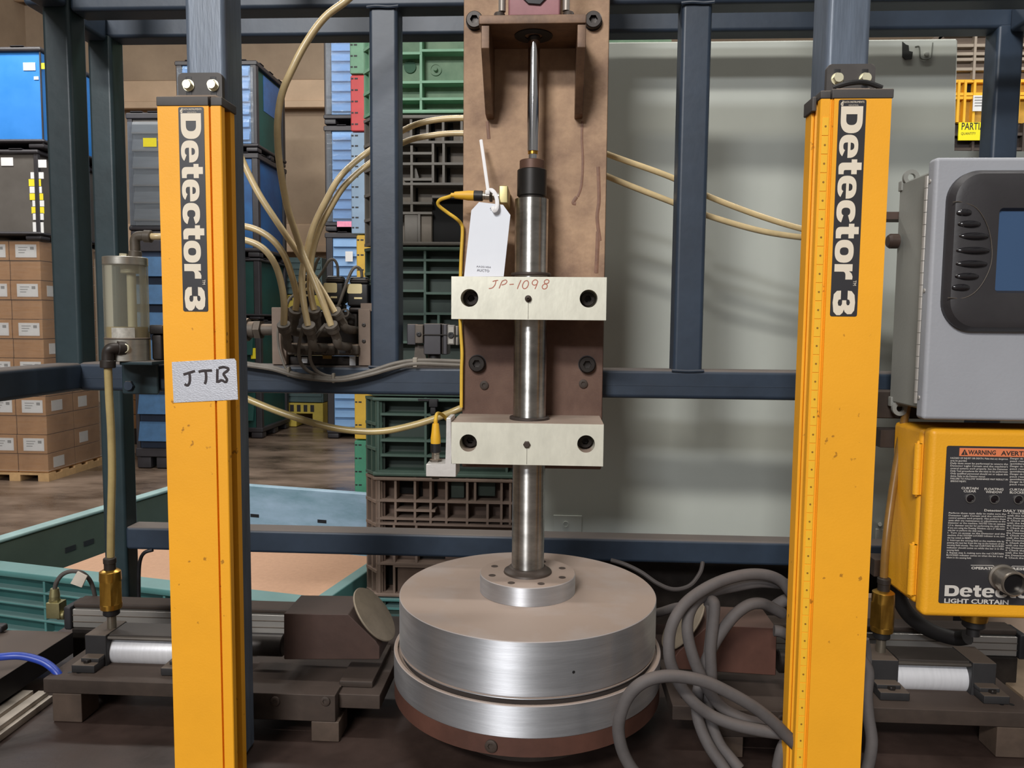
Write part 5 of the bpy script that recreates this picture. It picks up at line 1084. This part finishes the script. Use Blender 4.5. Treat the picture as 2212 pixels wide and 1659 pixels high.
# ================================================================== side clamp units on the table
def unit(sgn, side, vpx):
    """one horizontal air cylinder unit pushing a padded block towards the drum; sgn -1 left, +1 right"""
    mx = lambda x: AXX+sgn*(x-AXX)*-1          # written for the left, mirrored about the drum axis
    zb = P(95, 1466, 1.18).z                    # top of the base plate
    yf, yk = 1.18, 1.335
    k = thing('clamp_unit', '%s side clamp unit with a bright air cylinder pushing a brown block towards the drum' % side, 'clamp unit', (mx(-.6), 1.25, ZT))
    def bx(nm, xa, xb, y0, y1, z0, z1, mat, bev=.0015, par=None, lab=None):
        q = B(); q.box(mx(xa), mx(xb), y0, y1, z0, z1, bev); return q.obj(nm, mat, par or k, lab)
    xL, xR_ = -.832, -.315
    bp = bx('base_plate', xL, -.44, yf, yk, zb-.0245, zb, rustdk)
    for q in ((155, 1445), (175, 1448)):
        c = P(*q, 1.21); b = B(); b.lathe([(.004, .0003), (0, .0003)], (mx(c.x), 1.205, zb), (0, 0, 1), 12); b.obj('tapped_hole', black, bp)
    for y in (yf, yk-.05): bx('leg', -.818, -.768, y+.001, y+.05, ZT+.0003, zb-.025, M('bare_leg_steel', (84, 70, 60), .6, .2, .25, 20))
    bx('guide_rail', -.50, -.335, yf-.03, yf+.002, zb-.040, zb+.004, rustdk)
    for q in (595, 703):
        c = P(q, 1514, yf-.03); cap_screw((mx(c.x), yf-.03, c.z), (0, -1, 0), .0075, .003, rustdk, k)
    for y in (yf-.028, yk-.05): bx('leg', -.375, -.330, y, y+.05, ZT+.0003, zb-.0405, MATS['bare_leg_steel'])
    bx('slide_rail', -.50, -.335, yf+.004, yk, zb-.04, zb+.002, rustdk)
    # sliding foot and block with chamfered nose
    bx('slide', -.336, -.268, yf-.012, yk, zb-.026, zb-.002, rustdk); bx('slide', -.34, -.285, yf+.01, yk, zb-.0018, zb+.009, rustdk)
    yb0, yb1 = 1.20, 1.285
    q = [P(x, y, yb0) for x, y in ((613, 1425), (613, 1325), (752, 1327), (812, 1385), (820, 1398), (820, 1425))]
    b = B(); b.prism([(mx(p.x), yb0, p.z) for p in q], (0, yb1-yb0, 0), .0015)
    if sgn > 0: pass
    b.obj('block', redbrown if sgn > 0 else M('brown_block_paint', (66, 47, 40), .6, 0, .25, 10, .15, 60, dust=.6, dustc=(64, 54, 48)), k)
    pc = P(803, 1331, 1.243); n = V((.78, -.05, .62)).normalized()
    nn_ = V((-sgn*n.x, n.y, n.z)); o_ = V((mx(pc.x), pc.y, pc.z))+nn_*.006
    b = B(); b.lathe([(0, -.004), (.046, -.004), (.051, -.0015), (.0515, 0), (.0505, .0015), (.03, .0035), (0, .0042)], o_, nn_, 40); b.obj('pad', M('dusty_pad_metal', (132, 120, 104), .5, .3, .2, 20), k)
    b = B(); b.cyl(o_-nn_*.03, o_-nn_*.0035, .014, seg=18); b.obj('pad_stud', rustdk, k)
    # air cylinder
    cz = P(300, 1397, 1.265).z; cy = 1.265
    xe0, xe1 = P(192, 1400, 1.25).x, P(243, 1400, 1.25).x; xe2 = xe1+.115; xe3 = xe2+.044
    for xa, xb in ((xe0+.004, xe1), (xe2, xe3)):
        eb = bx('end_block', xa, xb, cy-.033, cy+.033, cz-.030, cz+.033, M('black_cylinder_block', (44, 43, 44), .55, .1, .2, 20, dust=.3), .002)
        bx('foot', xa-.006, xb-.004, cy-.062, cy+.062, zb+.0003, zb+.014, MATS['black_cylinder_block'], .0015, eb)
        bx('web', xa+.003, xb-.003, cy-.05, cy+.05, zb+.013, cz, MATS['black_cylinder_block'], .0015, eb)
        for yy in (cy-.05, cy+.05): hex_bolt((mx((xa+xb)/2-.004), yy, zb+.014), (0, 0, 1), .0065, .005, blackm, eb)
    b = B(); b.cyl((mx(xe1-.001), cy, cz-.004), (mx(xe2+.001), cy, cz-.004), .0255, seg=44); b.obj('tube', M('bright_tube', (226, 226, 230), .35, .3, .06, 20, .05, 60, stretch=(8, 1, 1)), k)
    for yy, zz_ in ((cy-.026, cz-.026), (cy-.026, cz+.026), (cy+.026, cz+.026)):
        b = B(); b.cyl((mx(xe1-.002), yy, zz_), (mx(xe2+.002), yy, zz_), .0035, seg=10); b.obj('tie_rod', M('dull_tie_rod', (104, 98, 92), .4, .7), k)
    bx('top_cover', xe1+.001, xe2-.002, cy-.026, cy+.026, cz+.0235, cz+.0325, M('brown_black_cover', (52, 46, 42), .6), .001)
    b = B(); b.cyl((mx(xe3-.002), cy, cz), (mx(-.505), cy, cz), .010, seg=20); b.obj('piston_rod', steel, k)
    bz_ = Zz(570, 1394, 1.24)
    b = B(); b.cyl((mx(-.515), 1.243, bz_), (mx(P(612, 1394, 1.243).x+.002), 1.243, bz_), .0185, seg=28, bev=.002); b.obj('rod_coupler', blackm, k)
    # brass valve on the end block
    vx, vy = mx(P(vpx, 1330, 1.265).x) if sgn > 0 else P(vpx, 1300, 1.265).x, 1.265
    zz2 = lambda y: Zz(240, y, vy)
    b = B(); b.cyl((mx(vx), vy, cz+.032), (mx(vx), vy, zz2(1322)), .0075, seg=18); b.obj('valve_stub', M('bare_stub', (150, 142, 128), .35, .8), k)
    b = B(); b.cyl((mx(vx), vy, zz2(1328)), (mx(vx), vy, zz2(1312)), .0135, seg=24, bev=.002); b.obj('valve_seal', black, k)
    b = B(); b.lathe([(0, zz2(1313)), (.0175, zz2(1313)), (.0178, zz2(1303)), (.0178, zz2(1303)), (.0195, zz2(1301)), (.0195, zz2(1255)), (.0178, zz2(1252)), (.0172, zz2(1234)), (.012, zz2(1230)), (0, zz2(1230))], (mx(vx), vy, 0), (0, 0, 1), 24, (4, 5)); b.obj('brass_valve', brass, k)
    b = B(); b.cyl((mx(vx), vy, zz2(1232)), (mx(vx), vy, zz2(1216)), .0095, seg=20, bev=.001); b.cyl((mx(vx), vy, zz2(1217)), (mx(vx), vy, zz2(1205)), .0105, seg=20, bev=.001); b.obj('hose_collar', dkf, k)
    # aluminium sensor rail behind
    rx0, rx1 = P(157, 1335, 1.42).x, -.44
    rz0, rz1 = Zz(190, 1356, 1.42), Zz(190, 1317, 1.42)
    r_ = bx('sensor_rail', rx0, rx1, 1.42, 1.465, rz0, rz1, M('grey_extrusion', (186, 182, 176), .4, .75, .08, 20, stretch=(.2, 1, 1)), .001)
    for q in (.32, .68): bx('rail_groove', rx0, rx1, 1.4195, 1.423, rz0+(rz1-rz0)*q-.0012, rz0+(rz1-rz0)*q+.0008, cast, 0, r_)
    bx('rail_cover', rx0-.002, rx1, 1.425, 1.465, rz1+.0002, rz1+.012, rustdk, .003)
    bx('rail_end', rx0-.016, rx0-.0003, 1.415, 1.47, rz0-.004, rz1+.006, blackp, .003)
    bx('rail_foot', rx0, rx0+.10, 1.415, 1.47, ZT+.0003, rz0-.0003, blackm, .002)
    return k, mx, rz0, rz1, rx0
kL, mxL, rz0, rz1, rx0 = unit(-1, 'left', 240)
kR, mxR, _, _, _ = unit(1, 'right', 1906)
# right angle plug and looped lead on the left rail
ng = M('pale_nickel_brass', (176, 168, 124), .35, .85, .15, 30)
YJ = 1.44
k = thing('rail_plug', 'pale brass right-angle plug with a short black looped lead behind the left clamp unit', 'plug', P(115, 1337, YJ))
b = B(); b.pbox(99, 1303, 128, 1337, YJ-.012, .024, .001); b.obj('elbow_block', ng, k)
b = B(); z_ = lambda y: P(118, y, YJ); b.cyl(z_(1304), z_(1294), .0105, seg=6); b.cyl(z_(1295), z_(1286), .0095, seg=18, bev=.001); b.cyl(z_(1287), z_(1271), .0098, .0075, 18); b.obj('cable_gland', ng, k)
b = B(); b.cyl(P(126, 1328, YJ), P(143, 1328, YJ), .0095, seg=18, bev=.001); b.obj('coupling_nut', ng, k)
b = B(); b.tube([P(x, y, YJ+d_) for x, y, d_ in ((118, 1275, 0), (122, 1258, 0), (135, 1241, .005), (155, 1234, .01), (178, 1238, .015), (195, 1255, .02), (204, 1282, .025), (207, 1305, .03))], .0042, 10, 6); b.obj('lead', M('dark_lead', (72, 66, 62), .6), k)
b = B(); b.prism([P(x, y, YJ-.002) for x, y in ((167, 1234), (188, 1245), (176, 1270), (151, 1261))][::-1], (0, .004, 0), .001); b.obj('lead_flag', M('pale_flag', (196, 184, 170), .7), k)
# thin dark lead by the rear-left post
wire('thin black lead under the bottom beam beside the left yellow column', [(330, 1188, 1.60), (312, 1194, 1.60), (303, 1210, 1.61), (300, 1240, 1.62), (300, 1300, 1.63)], .004, blackp)
# black plate, blue hose, aluminium rail, lower left
b = B(); zt_ = -.598
b.box(-1.6, -.911, .55, 1.384, -.640, zt_, .0015); tag(b.obj('black_side_plate', M('black_side_plate_steel', (30, 28, 30), .5, .1, .2, 8, dust=.55, dustc=(112, 96, 86))), 'black steel side plate with a dusty top at the lower left corner', 'plate')
for y in (.7, 1.25):
    b = B(); b.box(-1.04, -.98, y, y+.06, ZT+.0003, -.6402, .002); tag(b.obj('spacer_block', blackm), '%s black spacer block under the black side plate' % ('front' if y < 1 else 'rear'), 'block')
al = M('pale_extrusion', (178, 168, 156), .5, .5, .15, 20)
k = thing('extrusion_rail', 'pale aluminium rail on the table below the black side plate', 'rail', (-.87, .9, ZT))
b = B(); b.box(-.910, -.860, .56, 1.245, ZT+.0004, -.653, .001); b.obj('rail', al, k)
b = B(); b.box(-.915, -.895, .56, 1.245, -.6528, -.645, .0008); b.obj('rail_lip', al, k); b = B(); b.box(-.886, -.868, .56, 1.245, -.6528, -.645, .0008); b.obj('rail_lip', al, k)
hose('blue hose lying across the black side plate', [(-60, 1425, 1.17), (0, 1419, 1.19), (45, 1417, 1.20), (85, 1426, 1.205), (110, 1440, 1.205), (128, 1460, 1.20), (140, 1490, 1.20)], .0062, mat=M('blue_hose_plastic', (44, 72, 172), .35))
b = B(); b.pbox(-20, 1353, 3, 1368, 1.36, .02, .003); tag(b.obj('stop_block', blackp), 'small black block on the black side plate at the left edge', 'block')
# tan sheets beyond the right unit
k = B(); k.box(.60, 2.2, 1.70, 1.73, FL, -.60)
tan2 = M('tan_fibre_sheet', (184, 160, 140), .85, 0, .06, 30)
tag(k.obj('fibre_sheet', tan2), 'tan fibre sheet standing behind the right clamp unit', 'sheet')
k = B(); k.box(.84, 1.5, 1.36, 1.595, ZT+.0003, -.652, .001); tag(k.obj('spacer_sheet', M('dull_tan_plate', (126, 108, 88), .6, .1, .2, 12)), 'dull tan plate on the table right of the right clamp unit', 'plate')
# ================================================================== thick grey cable coil, right of the drum
k = thing('power_cable', 'thick dusty grey cable lying in loose loops right of the drum', 'cable', P(1530, 1600, 1.1)*1)
k.location.z = ZT
def loop(pts, r=.0084, y=1.06):
    b = B(); b.tube([P(q[0], q[1], q[2] if len(q) > 2 else y) for q in pts], r, 12, 6); return b.obj('cable_loop', cable_m, k)
loop([(1760, 1345, 1.13), (1712, 1285, 1.13), (1689, 1257, 1.13), (1659, 1243, 1.125), (1616, 1241, 1.12), (1567, 1252, 1.11), (1521, 1273, 1.10), (1481, 1303, 1.09), (1456, 1340, 1.08), (1446, 1377, 1.075), (1446, 1420, 1.07), (1456, 1452, 1.07), (1472, 1484, 1.065), (1499, 1518, 1.06), (1536, 1545, 1.06), (1582, 1564, 1.055), (1643, 1578, 1.05), (1699, 1586, 1.05), (1760, 1596, 1.06)])
loop([(1700, 1262, 1.15), (1643, 1258, 1.145), (1591, 1266, 1.14), (1536, 1279, 1.13), (1505, 1298, 1.115), (1488, 1328, 1.10), (1485, 1365, 1.09), (1493, 1405, 1.085), (1508, 1447, 1.085), (1536, 1500, 1.085), (1567, 1533, 1.085), (1613, 1556, 1.08), (1670, 1568, 1.08), (1740, 1574, 1.08)])
loop([(1390, 1690, 1.00), (1364, 1659, 1.00), (1345, 1622, 1.00), (1336, 1579, 1.00), (1341, 1542, 1.00), (1358, 1503, 1.00), (1389, 1474, 1.00), (1432, 1461, 1.005), (1481, 1463, 1.01), (1530, 1475, 1.015), (1582, 1500, 1.02), (1628, 1527, 1.025), (1668, 1558, 1.03), (1699, 1589, 1.035), (1735, 1625, 1.04)])
loop([(1520, 1500, 1.13), (1527, 1440, 1.125), (1533, 1395, 1.12), (1538, 1345, 1.12), (1537, 1312, 1.12), (1531, 1301, 1.125), (1543, 1303, 1.11), (1541, 1345, 1.105), (1535, 1404, 1.10), (1537, 1466, 1.10), (1533, 1520, 1.11), (1520, 1560, 1.12)])
loop([(1690, 1325, 1.14), (1662, 1310, 1.13), (1640, 1303, 1.12), (1613, 1309, 1.115), (1582, 1334, 1.11), (1551, 1377, 1.11), (1530, 1417, 1.11), (1516, 1455, 1.11), (1507, 1500, 1.10), (1506, 1543, 1.09), (1518, 1583, 1.08), (1536, 1619, 1.07), (1560, 1653, 1.06), (1580, 1685, 1.05)])
loop([(1520, 1470, 1.12), (1527, 1503, 1.11), (1535, 1555, 1.10), (1553, 1604, 1.085), (1576, 1635, 1.075), (1598, 1662, 1.065)])
loop([(1385, 1328, 1.47), (1423, 1323, 1.46), (1459, 1312, 1.44), (1490, 1310, 1.42)])
loop([(1760, 1440, 1.15), (1715, 1385, 1.15), (1690, 1366, 1.14), (1672, 1362, 1.14)])
loop([(1665, 1318, 1.16), (1690, 1300, 1.15), (1720, 1290, 1.15), (1760, 1284, 1.15)], .009)
loop([(1735, 1560, 1.09), (1705, 1592, 1.075), (1689, 1620, 1.065), (1680, 1660, 1.06)])
loop([(1858, 1420, 1.13), (1875, 1450, 1.12), (1872, 1500, 1.11), (1876, 1550, 1.10), (1883, 1600, 1.09), (1876, 1650, 1.085), (1862, 1690, 1.08)])
wire('thin dark cable sagging below the bottom beam behind the drum', [(1320, 1210, 1.58), (1350, 1219, 1.57), (1385, 1236, 1.56), (1420, 1260, 1.55), (1455, 1273, 1.55), (1490, 1265, 1.56), (1512, 1238, 1.58), (1518, 1215, 1.6)], .0045, M('dark_sag_cable', (66, 60, 58), .7))
hose('black corrugated hose curving under the yellow control box', [(1938, 1245, 1.36), (1942, 1290, 1.36), (1965, 1330, 1.36), (2010, 1362, 1.36), (2060, 1378, 1.36), (2090, 1376, 1.34)], .013, mat=M('black_conduit', (38, 35, 34), .6))
wire('pale twin leads rising right of the press drum behind the coil', [(1870, 1380, 1.15), (1876, 1420, 1.15), (1872, 1470, 1.14)], .005, cable_m)

# everything was laid out about the camera; now stand it on the shop floor
for o in list(COL.objects):
    if o.parent is None: o.location.z += CAM_H
